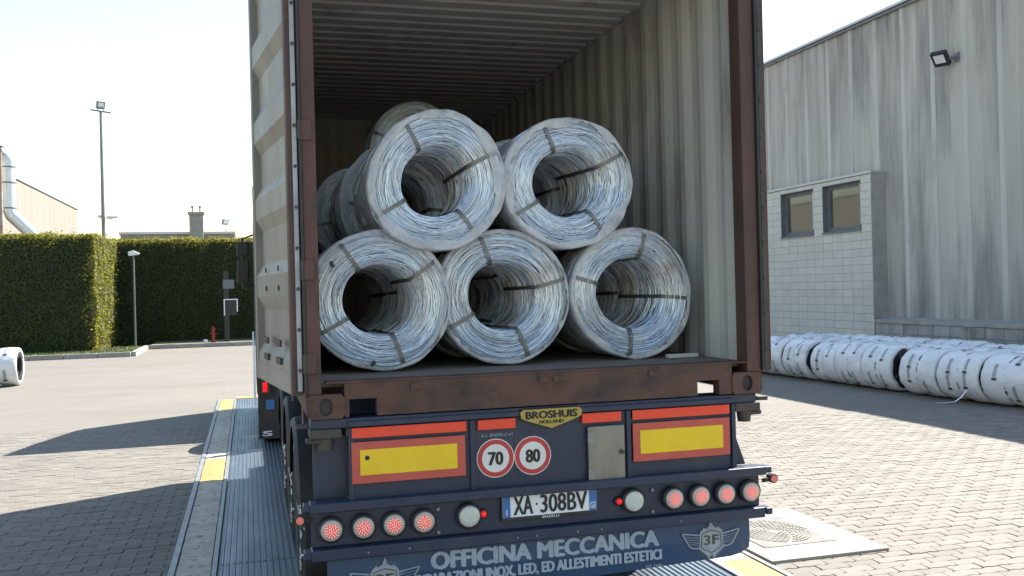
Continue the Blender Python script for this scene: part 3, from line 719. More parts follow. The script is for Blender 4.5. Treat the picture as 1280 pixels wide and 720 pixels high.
# ------------------------------------------------------------------ semi-trailer
tr = thing("semi_trailer", "dark blue skeletal semi-trailer carrying the open container", "trailer", (0, 0, 0))
MB().box(-1.205, 1.19, 0.010, 0.17, 1.232, 1.278).build("rear_bolster", m_navy, tr, bevel=0.004)
MB().box(-1.03, 1.05, -0.008, 0.009, 1.236, 1.262).build("bolster_lip", m_navy, tr, bevel=0.003)
MB().box(-1.03, 1.06, 0.02, 0.10, 0.84, 1.2315).build("rear_panel", m_navy, tr, bevel=0.004)
for x in (-1.03, -0.425, 0.42, 1.035):
    MB().box(x, x+0.025, 0.004, 0.0195, 0.85, 1.230).build("panel_rib", m_navy, tr, bevel=0.003)
for s in (-1, 1):
    xa, xb = sorted((s*1.06, s*1.21))
    MB().box(xa, xb, 0.0, 0.16, 1.185, 1.2315).build("twist_lock_housing", m_dkmetal, tr, bevel=0.006)
    MB().tube([(s*1.135, 0.05, 1.184), (s*1.135, 0.05, 1.125)], [0.042, 0.034], 12).build("twist_lock_nut", m_dkmetal, tr)
    xa, xb = sorted((s*1.211, s*1.275)); MB().box(xa, xb, 0.03, 0.06, 1.235, 1.258).build("twist_lock_handle", m_dkmetal, tr, bevel=0.004)
    xa, xb = sorted((s*1.12, s*1.23)); MB().box(xa, xb, 0.02, 0.08, 1.160, 1.1845).build("twist_lock_tongue", m_dkmetal, tr, bevel=0.008)
    xa, xb = sorted((s*0.40, s*0.54))
    MB().box(xa, xb, 0.101, 9.2, 0.88, 1.05).build("chassis_beam", m_navy, tr, bevel=0.01)
    MB().box(xa, xb, 0.171, 6.6, 1.0505, 1.262).build("chassis_beam", m_navy, tr, bevel=0.01)
    # slanting stay beside the panel
    if s > 0: MB().prism([(1.061, 1.05), (1.085, 1.05), (1.145, 0.885), (1.061, 0.885)], lambda u, v, t: (u, t, v), 0.06, 0.09).build("gusset", m_navy, tr, bevel=0.004)
    else: MB().box(-1.195, -1.035, 0.085, 0.10, 0.8845, 1.184).build("dark_recess_plate", m_navy, tr)  # plate added so the recess beside the panel reads dark
for y in (1.2, 2.6, 3.9, 5.6):
    MB().box(-1.18, 1.18, y, y+0.10, 1.08, 1.262).build("cross_bearer", m_navy, tr, bevel=0.006)
# orange stripes
def plaque(name, x0, x1, z0, z1, y0, y1, m, parent, bev=0.002): return MB().box(x0, x1, y0, y1, z0, z1).build(name, m, parent, bevel=bev)
for x0, x1 in ((-1.012, -0.444), (-0.384, -0.188), (0.172, 0.388), (0.452, 1.020)):
    o = plaque("reflective_stripe", x0, x1, 1.179, 1.229, -0.002, 0.0035 if abs(x0) > 0.44 else 0.0185, m_orange, tr)
    if x0 > 0: o["label"] = "orange red reflective stripe right of centre"
for x0, x1, lab in ((-1.016, -0.452, "left red board with yellow centre"), (0.452, 1.018, "right red board with yellow centre")):
    o = plaque("marker_board", x0, x1, 0.958, 1.160, -0.002, 0.0035, m_red_dull, tr); o["label"] = lab
    plaque("yellow_panel", x0+0.040, x1-0.042, 0.998, 1.122, -0.0045, -0.0024, m_yellow, o, 0.001)
    if x0 < 0:
        MB().tube([(x0+0.075, -0.0046, 1.082), (x0+0.075, -0.0052, 1.082)], 0.012, 12).build("dark_mark", m_blacktxt, o)
# yellow maker's plate
bp_ = [(-0.155, 1.272), (-0.172, 1.258), (-0.168, 1.228), (-0.150, 1.216), (0.0, 1.165), (0.150, 1.216), (0.168, 1.228), (0.172, 1.258), (0.155, 1.272)]
o = MB().prism(bp_, lambda u, v, t: (u, t, v), -0.014, -0.0085).build("maker_plate_edge", m_blacktxt, tr)
sc = [(u*0.965, 1.2165+(v-1.2165)*0.93) for u, v in bp_]
o2 = MB().prism(sc, lambda u, v, t: (u, t, v), -0.017, -0.0142).build("maker_plate", m_plate_y, tr)
rear_text("BROSHUIS", -0.140, 0.140, 1.220, 1.260, -0.0185, m_blacktxt, o2, 0.0, bold=0.0034)
rear_text("HOLLAND", -0.068, 0.066, 1.194, 1.212, -0.0185, m_blacktxt, o2, 0.0, bold=0.0015)
rear_text("A.L. ENZELLI srl", -0.365, -0.20, 1.140, 1.155, 0.0188, m_apr_txt, tr)
# speed plates
def disc(name, x, z, r, y0, y1, m, parent, n=40): return MB().tube([(x, y0, z), (x, y1, z)], r, n).build(name, m, parent)
for x, t, w in ((-0.293, "70", 0.082), (-0.096, "80", 0.080)):
    o = disc("speed_sign", x, 1.030, 0.0985, 0.0192, 0.016, m_white, tr); o["label"] = "round white %s speed disc with red ring" % t
    disc("red_ring", x, 1.030, 0.094, 0.0158, 0.0148, m_redring, o); disc("white_field", x, 1.030, 0.071, 0.0146, 0.0136, m_white, o)
    rear_text(t, x-w/2, x+w/2, 0.994, 1.064, 0.0130, m_blacktxt, o, 0.0, bold=0.0044)
# steel hatch
o = plaque("steel_hatch", 0.198, 0.402, 0.858, 1.160, -0.010, 0.012, m_steel, tr, 0.006)
for z in (1.075, 0.885): plaque("hinge", 0.196, 0.228, z, z+0.055, -0.0135, -0.0102, m_galv, o, 0.001)
disc("hatch_knob", 0.382, 1.02, 0.012, -0.024, -0.0102, m_dkmetal, o, 12)
# light bar
MB().box(-1.222, 1.215, -0.040, 0.06, 0.838, 0.884).build("light_bar_top", m_navy, tr, bevel=0.006)
MB().box(-1.212, 1.200, 0.020, 0.06, 0.662, 0.8375).build("light_bar_panel", m_navy, tr, bevel=0.004)
MB().box(-1.218, 1.205, -0.034, 0.06, 0.606, 0.6615).build("light_bar_bottom", m_navy, tr, bevel=0.006)
for s in (-1, 1):
    xa, xb = sorted((s*1.2155, s*1.252))
    for z0, z1 in ((0.846, 0.880), (0.618, 0.655)): MB().box(xa, xb, -0.03, 0.05, z0, z1).build("bar_end_bracket", m_navy, tr, bevel=0.005)
    MB().tube([(s*1.21, 0.0, 0.80), (s*1.262, -0.005, 0.808)], 0.012, 8).build("marker_arm", m_rubber, tr)
    o = MB().tube([(s*1.268, 0.02, 0.81), (s*1.268, -0.022, 0.81)], [0.025, 0.025], 16).build("marker_lamp", m_rubber, tr)
    disc("marker_lens", s*1.268, 0.81, 0.018, -0.0222, -0.027, m_lensred, o, 16)
def lamp(x, z, r, red=True):
    o = MB().lathe([(r+0.008, 0.019), (r+0.010, -0.012), (r+0.004, -0.020), (r, -0.021)], (x, 0, z), 'y', 32).build("tail_lamp" if red else "reversing_lamp", m_black, tr, smooth=False)
    MB().lathe([(r*0.98, -0.0212), (r*0.90, -0.028), (r*0.55, -0.031), (0.004, -0.032)], (x, 0, z), 'y', 32).build("lens", m_lens if red else m_lenswhite, o, smooth=True)
    if red:
        MB().lathe([(r*0.66, -0.0302), (r*0.5, -0.0325), (0.004, -0.0335)], (x, 0, z), 'y', 28).build("red_core", m_lensred, o, smooth=True)
        ld = MB()
        for rr, n in ((0.0, 1), (0.21, 6), (0.42, 10), (0.60, 15)):
            for q in range(n):
                a = 2*PI*q/n+rr*3; c = (x+r*rr*math.cos(a), -0.0345+0.004*rr*rr, z+r*rr*math.sin(a))
                ld.tube([c, (c[0], c[1]+0.004, c[2])], 0.0024, 6)
        ld.build("leds", m_led, o)["kind"] = "stuff"
for x in (-1.122, -0.968, -0.820, -0.672, 0.672, 0.826, 0.978, 1.128): lamp(x, 0.750, 0.053)
for x in (-0.444, 0.442): lamp(x, 0.757, 0.055, False)
for x in (-0.368, 0.365):
    o = MB().lathe([(0.024, 0.0195), (0.024, 0.002), (0.018, -0.004)], (x, 0, 0.758), 'y', 16).build("light_bar_side_lamp", m_black, tr)
    MB().lathe([(0.016, -0.0042), (0.013, -0.012), (0.003, -0.015)], (x, 0, 0.758), 'y', 16).build("lens", m_redlamp, o, smooth=True)
bl = MB()
for x in (-0.595, 0.560):
    for z in (0.685, 0.800): bl.tube([(x, 0.0195, z), (x, 0.008, z)], 0.009, 8)
bl.build("panel_bolts", m_galv, tr)["kind"] = "stuff"
bl = MB()
for x in (-0.95, -0.75, -0.20, -0.10, 0.12, 0.25, 0.70): bl.tube([(x, -0.0345, 0.632), (x, -0.038, 0.632)], 0.005, 8)
bl.build("bar_rivets", m_galv, tr)["kind"] = "stuff"
# number plate
o = plaque("number_plate_holder", -0.275, 0.245, 0.708, 0.848, -0.004, 0.0195, m_black, tr, 0.004)
plaque("plate_sheet", -0.268, 0.238, 0.728, 0.842, -0.0065, -0.0045, m_plate_w, o, 0.001)
plaque("plate_blue_band", -0.267, -0.228, 0.729, 0.841, -0.0080, -0.0067, m_plate_b, o, 0.001)
plaque("plate_blue_band", 0.196, 0.237, 0.729, 0.841, -0.0080, -0.0067, m_plate_b, o, 0.001)
for t, x0, x1, z0, z1, m, of in (("XA", -0.212, -0.108, 0.738, 0.832, m_blacktxt, 0.0030), ("·", -0.094, -0.083, 0.780, 0.792, m_blacktxt, 0.0),
        ("308BV", -0.070, 0.186, 0.738, 0.832, m_blacktxt, 0.0030), ("I", -0.251, -0.245, 0.740, 0.768, m_whitetxt, 0), ("GE", 0.200, 0.233, 0.738, 0.772, m_whitetxt, 0.001),
        ("ENZELLI", -0.06, 0.03, 0.712, 0.724, m_whitetxt, 0.0006)):
    rear_text(t, x0, x1, z0, z1, -0.0086, m, o, bold=of)
# apron
ap = MB(); nx = 40; rows = []
for i in range(nx+1):
    x = -1.142+2.275*i/nx
    e = max(0, x-1.02)/0.113; zb = 0.372+0.03*max(0, x)/1.13+0.035*e*e
    yb = 0.020-0.012*math.sin(PI*i/nx)
    rows.append([(x, yb, 0.6055), (x, yb-0.004, 0.50), (x, yb+0.006, zb), (x, yb+0.012, zb), (x, yb+0.012, 0.6055)])
vs = [p for r in rows for p in r]; fs = []
for i in range(nx):
    for j in range(5): fs.append((i*5+j, i*5+(j+1) % 5, (i+1)*5+(j+1) % 5, (i+1)*5+j))
fs += [tuple(range(5)), tuple(nx*5+j for j in range(4, -1, -1))]
apron = ap.add(vs, fs).build("apron", m_apron, tr)
AY = 0.0015
rear_text("OFFICINA MECCANICA", -0.642, 0.588, 0.502, 0.592, AY, m_apr_txt, apron, 0.0, bold=0.0070)
rear_text("RIPARAZIONI INOX, LED, ED ALLESTIMENTI ESTETICI", -0.715, 0.602, 0.422, 0.488, AY, m_apr_txt, apron, 0.0, bold=0.0046)
rear_text("205 7490", 0.505, 0.600, 0.392, 0.408, AY, m_apr_txt, apron, 0.0)
def emblem(cx, czz):
    k = 0.1; Q = lambda pts: [(cx+u*k, czz+v*k) for u, v in pts]
    F = lambda u, v, t: (u, t, v)
    rays = MB()
    for q in range(56):
        a = 2*PI*q/56; r0, r1 = 0.62, 1.02+0.14*(q % 2)
        c, s = math.cos(a), math.sin(a); w = 0.012
        rays.prism(Q([(r0*c-w*s, r0*s+w*c), (r0*c+w*s, r0*s-w*c), (r1*c, r1*s)]), F, AY+0.0005, AY)
    for s in (-1, 1):        # wings: outline strips and feather lines
        wing = [(0.62*s, 0.34), (1.72*s, 0.52), (1.62*s, 0.36), (1.28*s, -0.20), (1.05*s, -0.32), (0.70*s, -0.34)]
        for a, b in zip(wing[:-1], wing[1:]):
            dx, dy = b[0]-a[0], b[1]-a[1]; l = math.hypot(dx, dy); ox, oy = -dy/l*0.035, dx/l*0.035
            rays.prism(Q([(a[0]-ox, a[1]-oy), (b[0]-ox, b[1]-oy), (b[0]+ox, b[1]+oy), (a[0]+ox, a[1]+oy)]), F, AY+0.0004, AY-0.0004)
        for t in (0.18, 0.04, -0.10, -0.22):
            rays.prism(Q([(0.66*s, t), (0.66*s, t+0.03), ((1.46+t*0.7)*s, t+0.16), ((1.46+t*0.7)*s, t+0.14)]), F, AY+0.0003, AY-0.0002)
    em = rays.build("winged_emblem", m_emblem, apron)
    crown = [(-0.66, 0.52), (-0.42, 0.74), (-0.34, 0.66), (-0.14, 0.78), (0.0, 1.12), (0.14, 0.78), (0.34, 0.66), (0.42, 0.74), (0.66, 0.52), (0.72, -0.40), (0.30, -0.74), (0.14, -0.98), (0.05, -0.72), (0.0, -0.84), (-0.05, -0.72), (-0.14, -0.98), (-0.30, -0.74), (-0.72, -0.40)]
    MB().prism(Q(crown), F, AY-0.0006, AY-0.001).build("emblem_body", m_emblem, apron)
    sh = [(-0.56, 0.44), (0.0, 0.60), (0.56, 0.44), (0.62, -0.34), (0.0, -0.66), (-0.62, -0.34)]
    MB().prism(Q(sh), F, AY-0.0012, AY-0.0015).build("shield_line", m_emb_dark, apron)
    MB().prism(Q([(u*0.92, v*0.92) for u, v in sh]), F, AY-0.0017, AY-0.002).build("shield", m_emblem, apron)
    rear_text("3F", cx-0.046, cx+0.046, czz-0.020, czz+0.034, AY-0.0024, m_gold, apron, bold=0.0035)
emblem(0.892, 0.500); emblem(-0.868, 0.478)
# running gear
def wheel(parent, sx, y, r=0.50, lettering=True, xo=1.205, w=0.375):
    xo_, xi_ = sx*xo, sx*(xo-w)
    d = sx
    prof = [(0.30, xi_), (r-0.06, xi_), (r-0.012, xi_+d*0.03), (r, xi_+d*0.06), (r, xo_-d*0.06), (r-0.012, xo_-d*0.03), (r-0.06, xo_-d*0.003), (0.36, xo_), (0.30, xo_-d*0.01), (0.29, xo_-d*0.04)]
    prof = sorted(prof, key=lambda q: 0) if d > 0 else prof
    o = MB().lathe([(a, b) for a, b in prof], (0, y, r), 'x', 48).build("wheel", m_rubber, parent, smooth=False)
    MB().lathe([(0.285, xo_-d*0.05), (0.27, xo_-d*0.10), (0.16, xo_-d*0.12), (0.14, xo_-d*0.02), (0.06, xo_-d*0.005), (0.01, xo_)], (0, y, r), 'x', 32).build("rim", m_rim, o)
    if lettering:
        tx = MB()
        for base in (-0.95, -0.95+PI*2/3, -0.95+PI*4/3):
            def fn(u, v, base=base):
                a = base+u*1.25; rr = (0.395+0.085*v)*r/0.5
                k = rr*0.5/r
                dx = np.interp(k, [0.36, 0.44, 0.488], [0, 0.003, 0.030])
                return (xo_-d*(dx-0.003), y-math.cos(a)*rr, r+math.sin(a)*rr)
            text_into(tx, "cad. cbst", fn, 0.01)
        tx.build("tyre_lettering", m_whitetxt, o)["kind"] = "stuff"
    return o
def mudguard(parent, sx, y, r=0.5, xo=1.225, w=0.42, rg=0.575, a0=12, a1=168):
    m = MB(); n = 22; vs = []
    for i in range(n+1):
        a = math.radians(a0+(a1-a0)*i/n); c, s = math.cos(a), math.sin(a)
        for rr, x in ((rg, sx*(xo-w)), (rg, sx*(xo-0.02)), (rg-0.02, sx*xo), (rg-0.055, sx*xo), (rg-0.055, sx*(xo-0.006)), (rg-0.022, sx*(xo-0.012)), (rg-0.008, sx*(xo-0.026)), (rg-0.008, sx*(xo-w))):
            vs.append((x, y-c*rr, r+s*rr))
    fs = []
    for i in range(n):
        for j in range(8): fs.append((i*8+j, i*8+(j+1) % 8, (i+1)*8+(j+1) % 8, (i+1)*8+j))
    fs += [tuple(range(8)), tuple(n*8+j for j in range(8))]
    return m.add(vs, fs).build("mudguard", m_black, parent, smooth=False)
for y in (1.75, 3.05, 4.35):
    for s in (-1, 1): wheel(tr, s, y); mudguard(tr, s, y)
    MB().tube([(-0.85, y, 0.5), (0.85, y, 0.5)], 0.07, 12).build("axle", m_dkmetal, tr)
    for s in (-1, 1): MB().box(s*0.47-0.05, s*0.47+0.05, y-0.35, y+0.25, 0.55, 0.879).build("suspension_bracket", m_dkmetal, tr, bevel=0.01)

# ------------------------------------------------------------------ tractor unit (mostly behind the container)
TX = -0.15
tc_ = thing("truck_tractor", "dark truck tractor with mirrors and roof deflector, ahead of the container", "truck", (TX, 7.2, 0))
cabp = [(2.65, 0.42), (4.70, 0.42), (4.78, 1.2), (4.72, 2.2), (4.60, 3.05), (2.65, 3.05)]
MB().prism(cabp, lambda u, v, t: (t, u, v), -1.235, 1.235).build("cab_body", m_cab, tc_, bevel=0.05)
MB().prism([(2.66, 3.051), (4.60, 3.051), (4.62, 3.22), (3.42, 3.74), (2.66, 3.98)], lambda u, v, t: (t, u, v), -1.20, 1.20).build("roof_deflector", m_cab, tc_, bevel=0.05)
for s in (-1, 1):
    MB().prism([(2.16, 0.9), (2.64, 0.42), (2.64, 3.5), (2.40, 3.2), (2.30, 2.2)], lambda u, v, t: (t, u, v), s*1.225-0.012, s*1.225+0.012).build("side_fairing", m_cab, tc_, bevel=0.005)
    MB().prism([(2.0, 0.32), (2.62, 0.32), (2.62, 1.35), (2.10, 1.10)], lambda u, v, t: (t, u, v), s*1.270-0.014, s*1.270+0.014).build("lower_fairing", m_cabwhite, tc_, bevel=0.006)
    w = wheel(tc_, s, 0.82, lettering=False, xo=1.21)
    mudguard(tc_, s, 0.82, xo=1.24, w=0.6, rg=0.60)
    wheel(tc_, s, 4.05, lettering=False, xo=1.20, w=0.31)
    o = MB().box(s*1.12-0.125, s*1.12+0.125, 0.085, 0.097, 0.12, 0.95).build("mudflap", m_rubber, tc_, bevel=0.003)
    if s < 0:
        text_into(MB(), "S", lambda u, v: (-1.20+0.12*u, 0.083, 0.155+0.065*v), 0.02).build("lettering", m_whitetxt, o)
    l = MB().box(s*1.145-0.055, s*1.145+0.055, 0.04, 0.084, 0.66, 0.84).build("tail_lamp", m_black, tc_, bevel=0.008)
    MB().box(s*1.145-0.04, s*1.145+0.015, 0.026, 0.0395, 0.70, 0.82).build("lens", m_redlamp, l, bevel=0.01)
    o = MB().box(s*1.10-0.05, s*1.10+0.05, 0.072, 0.0838, 0.48, 0.60).build("blue_reflector", m_plate_b, tc_, bevel=0.004)
    # mirrors
    for z0, z1, y in ((2.50, 2.76, 4.0), (2.06, 2.47, 4.0)):
        mm = MB().prism([(-0.10, z0+0.03), (0.09, z0), (0.10, z1), (-0.09, z1-0.02)], lambda u, v, t: (s*1.40+u*s*-1, t, v), y-0.10, y+0.02).build("mirror", m_black, tc_, bevel=0.02)
        MB().box(s*1.40-0.075, s*1.40+0.075, y-0.106, y-0.1008, z0+0.04, z1-0.04).build("mirror_glass", m_mirror, mm)
    MB().tube([(s*1.24, 3.98, 2.86), (s*1.40, 3.96, 2.80), (s*1.40, 3.96, 2.0), (s*1.24, 3.98, 2.0)], 0.018, 8).build("mirror_arm", m_black, tc_)
    MB().box(s*0.40-0.05, s*0.40+0.05, 0.1, 4.5, 0.62, 0.86).build("chassis_rail", m_dkmetal, tc_, bevel=0.01)
MB().box(-0.5, 0.5, 0.5, 1.4, 0.8605, 0.879).build("fifth_wheel", m_dkmetal, tc_, bevel=0.01)

# ------------------------------------------------------------------ warehouse on the right
wx = 13.5; tx0 = 13.1
wh = thing("warehouse", "grey stained ribbed concrete warehouse with a tiled annex and two windows", "building", (wx, 15, 0))
def W(x): return x-wx
def Wy(y): return y-15
MB().box(W(13.58), W(34), Wy(5.0), Wy(26), 0, 8.34).build("wall_core", m_wall, wh)
ph = [(0.0, 0.0), (0.0, 0.0)]
pan = MB().prism([(0.004, 0.078), (0.004, 0.0), (0.030, -0.004), (0.47, 0.0), (0.485, 0.012), (0.515, 0.012), (0.53, 0.0), (0.97, -0.004), (0.996, 0.0), (0.996, 0.078)], lambda u, v, t: (v, u, t), 0.93, 8.34).mesh("wall_panel", m_wall)
rib = MB().prism([(-0.075, 0.0), (-0.045, -0.022), (0.045, -0.022), (0.075, 0.0), (0.075, 0.003), (-0.075, 0.003)], lambda u, v, t: (v-0.004, u, t), 0.95, 8.33).mesh("panel_rib", m_rib)
for i in range(21):
    y = 5.25+0.985*i
    o = obj("wall_panel", pan, wh, (0, Wy(y), 0)); o.scale = (1, 0.985, 1)
    obj("panel_rib", rib, wh, (-0.004, Wy(y), 0))
MB().prism([(13.38, 8.345), (13.38, 8.385), (13.42, 8.43), (13.75, 8.43), (13.75, 8.345)], lambda u, v, t: (W(u), Wy(t), v), 5.0, 26).build("roof_coping", m_coping, wh, bevel=0.006)
MB().prism([(13.42, 8.265), (13.42, 8.325), (13.455, 8.335), (13.455, 8.265)], lambda u, v, t: (W(u), Wy(t), v), 5.0, 26).build("coping_dark_strip", m_frame, wh)  # darker strip running under the roof coping
MB().box(W(13.75), W(34), Wy(5.0), Wy(26), 8.345, 8.42).build("roof", m_coping, wh)
# annex
AY0, AY1 = 14.86, 20.46
WIN = [(15.30, 16.86), (17.32, 18.86)]; WZ0, WZ1 = 3.13, 4.36
bk = MB()
edges = [AY0+0.002] + [v for w in WIN for v in w] + [AY1]
for a, b in ((AY0+0.002, WIN[0][0]), (WIN[0][1], WIN[1][0]), (WIN[1][1], AY1)): bk.box(W(13.118), W(13.49), Wy(a), Wy(b), 0, 4.47)
for a, b in WIN: bk.box(W(13.118), W(13.49), Wy(a), Wy(b), 0, WZ0); bk.box(W(13.118), W(13.49), Wy(a), Wy(b), WZ1, 4.47)
bk.build("annex_wall", m_mortar, wh)
tile = MB().box(0, 0.0175, 0.005, 0.395, 0.004, 0.196).mesh("wall_tile", m_tile)
for r in range(1, 22):
    for c in range(14):
        y0, z0 = AY0+0.004+c*0.4, 0.06+r*0.2
        for (ya, yb) in [(y0, y0+0.4)]:
            hit = None
            for a, b in WIN:
                if yb > a+0.01 and ya < b-0.01 and z0+0.2 > WZ0+0.01 and z0 < WZ1-0.01: hit = (a, b)
            if hit is None: obj("wall_tile", tile, wh, (W(13.10)+rnd.uniform(-.001, .001), Wy(y0), z0))
            else:
                # cut tiles round the window
                a, b = hit; zs = []
                if z0 < WZ0-0.02: zs.append((z0, WZ0))
                if z0+0.2 > WZ1+0.02: zs.append((WZ1, z0+0.2))
                for zz0, zz1 in zs:
                    MB().box(0, 0.0175, 0.005, 0.395, 0.003, zz1-zz0-0.003).build("cut_tile", m_tile, wh, loc=(W(13.10), Wy(y0), zz0))
                if not zs or True:
                    for y2, y3 in ((ya, min(yb, a)), (max(ya, b), yb)):
                        if y3-y2 > 0.03 and not zs:
                            MB().box(0, 0.0175, 0.003, y3-y2-0.003, 0.004, 0.196).build("cut_tile", m_tile, wh, loc=(W(13.10), Wy(y2), z0))
MB().box(W(13.07), W(13.495), Wy(AY0-0.03), Wy(26), 4.472, 4.53).build("annex_coping", m_coping, wh, bevel=0.005)
MB().box(W(13.085), W(13.10), Wy(AY0-0.004), Wy(AY0+0.012), 0.95, 4.471).build("corner_trim", m_coping, wh)
MB().box(W(13.10), W(13.495), Wy(AY0-0.012), Wy(AY0+0.001), 0.95, 4.471).build("annex_side", m_ledge, wh)
MB().box(W(13.118), W(13.49), Wy(AY1+0.001), Wy(26), 0, 4.47).build("annex_wall", m_tile, wh)
for a, b in WIN:
    fr = MB(); F = 0.075
    x0, x1 = W(13.22), W(13.29)
    fr.box(x0, x1, Wy(a), Wy(a+F), WZ0, WZ1); fr.box(x0, x1, Wy(b-F), Wy(b), WZ0, WZ1)
    fr.box(x0+.001, x1-.001, Wy(a+F), Wy(b-F), WZ0, WZ0+F); fr.box(x0+.001, x1-.001, Wy(a+F), Wy(b-F), WZ1-F, WZ1)
    # dark reveal lining in front of the frame
    fr.box(W(13.095), x0-0.001, Wy(a), Wy(a+0.02), WZ0, WZ1); fr.box(W(13.095), x0-0.001, Wy(b-0.02), Wy(b), WZ0, WZ1)
    fr.box(W(13.096), x0-0.001, Wy(a+0.02), Wy(b-0.02), WZ1-0.02, WZ1-.001)
    wo = fr.build("window", m_frame, wh)
    MB().box(W(13.25), W(13.262), Wy(a+F), Wy(b-F), WZ0+F, WZ1-F).build("pane", m_glass, wo)
    MB().box(W(13.06), x0-0.001, Wy(a-0.02), Wy(b+0.02), WZ0-0.03, WZ0+0.012).build("sill", m_frame, wo, bevel=0.004)
    sash = MB(); G = 0.05
    a2, b2, z2, z3 = a+F+0.004, b-F-0.004, WZ0+F+0.004, WZ1-F-0.004
    for q in ((a2, a2+G, z2, z3), (b2-G, b2, z2, z3), (a2+G, b2-G, z2, z2+G), (a2+G, b2-G, z3-G, z3)): sash.box(W(13.235), W(13.275), Wy(q[0]), Wy(q[1]), q[2], q[3])
    sash.build("sash", m_frame, wo)
# plinth
MB().box(W(13.135), W(13.58), Wy(5.0), Wy(AY0-0.015), 0, 0.84).build("plinth_bed", m_mortar, wh)
MB().prism([(13.08, 0.842), (13.58, 0.842), (13.58, 0.985), (13.08, 0.925)], lambda u, v, t: (W(u), Wy(t), v), 5.0, AY0-0.015).build("plinth_ledge", m_ledge, wh, bevel=0.006)
pb = MB().box(0, 0.024, 0.008, 0.492, 0.006, 0.234).mesh("plinth_block", m_plinth)
for r in range(4):
    for c in range(19):
        y = AY0-0.02-0.5*(c+1)
        if y < 5: continue
        z0 = -0.12+r*0.24
        obj("plinth_block", pb, wh, (W(13.11)+rnd.uniform(-.003, .002), Wy(y), z0))
# floodlight on the warehouse wall
fl = thing("floodlight", "dark floodlight on a bracket fixed to the warehouse wall", "floodlight", (13.47, 12.35, 6.62))
MB().tube([(0, 0, 0.06), (-0.12, 0.03, 0.05), (-0.20, 0.10, 0.02)], 0.03, 8).build("bracket", m_pole, fl)
MB().box(-0.02, 0.004, -0.07, 0.07, -0.04, 0.16).build("wall_plate", m_pole, fl, bevel=0.005)
def flood_head(parent, c, d, w=0.42, h=0.34, dep=0.09, mb=m_pole):
    d = Vector(d).normalized(); a = Vector((0, 0, 1)).cross(d).normalized(); b = d.cross(a)
    P = lambda u, v, t: tuple(Vector(c)+a*u+b*v+d*t)
    MB().prism([(-w/2, -h/2), (w/2, -h/2), (w/2, h/2), (-w/2, h/2)], P, -dep, 0).build("lamp_head", mb, parent, bevel=0.015)
    MB().prism([(-w/2*.66, -h/2*.45), (w/2*.66, -h/2*.45), (w/2*.66, h/2*.7), (-w/2*.66, h/2*.7)], P, 0.001, 0.008).build("lamp_glass", m_lampglass, parent)
flood_head(fl, (-0.30, 0.16, 0.02), (-0.62, -0.30, -0.72), 0.34, 0.36, 0.11, m_black)

# ------------------------------------------------------------------ wrapped rolls along the wall
def wrap_text_mesh(Rr, L, seed):
    rs = random.Random(seed); tx = MB()
    for yc in (0.27*L, 0.68*L):
        for a0 in (2.05+rs.uniform(-.3, .3)+(0.25 if yc > 0.4*L else 0), 3.15+rs.uniform(-.3, .3), 1.0+rs.uniform(-.2, .2)):
            ang = lambda u: a0+u*0.50
            def fn(u, v): 
                a = ang(u); rr = Rr+0.017
                return (rr*math.cos(a), yc+0.058*(v-0.5), Rr+rr*math.sin(a))
            if rs.random() < 0.1: continue
            text_into(tx, "oenuoso", fn, 0.0)
            for q in range(3):
                a, b = a0+0.53+q*0.035, a0+0.53+(q+1)*0.035; rr = Rr+0.017
                tx.add([(rr*math.cos(a), yc-0.04, Rr+rr*math.sin(a)), (rr*math.cos(b), yc-0.04, Rr+rr*math.sin(b)), (rr*math.cos(b), yc+0.04, Rr+rr*math.sin(b)), (rr*math.cos(a), yc+0.04, Rr+rr*math.sin(a))], [(0, 1, 2, 3)])
    me = bpy.data.meshes.new("print"); me.from_pydata(tx.v, [], tx.f); me.materials.append(m_print); return me
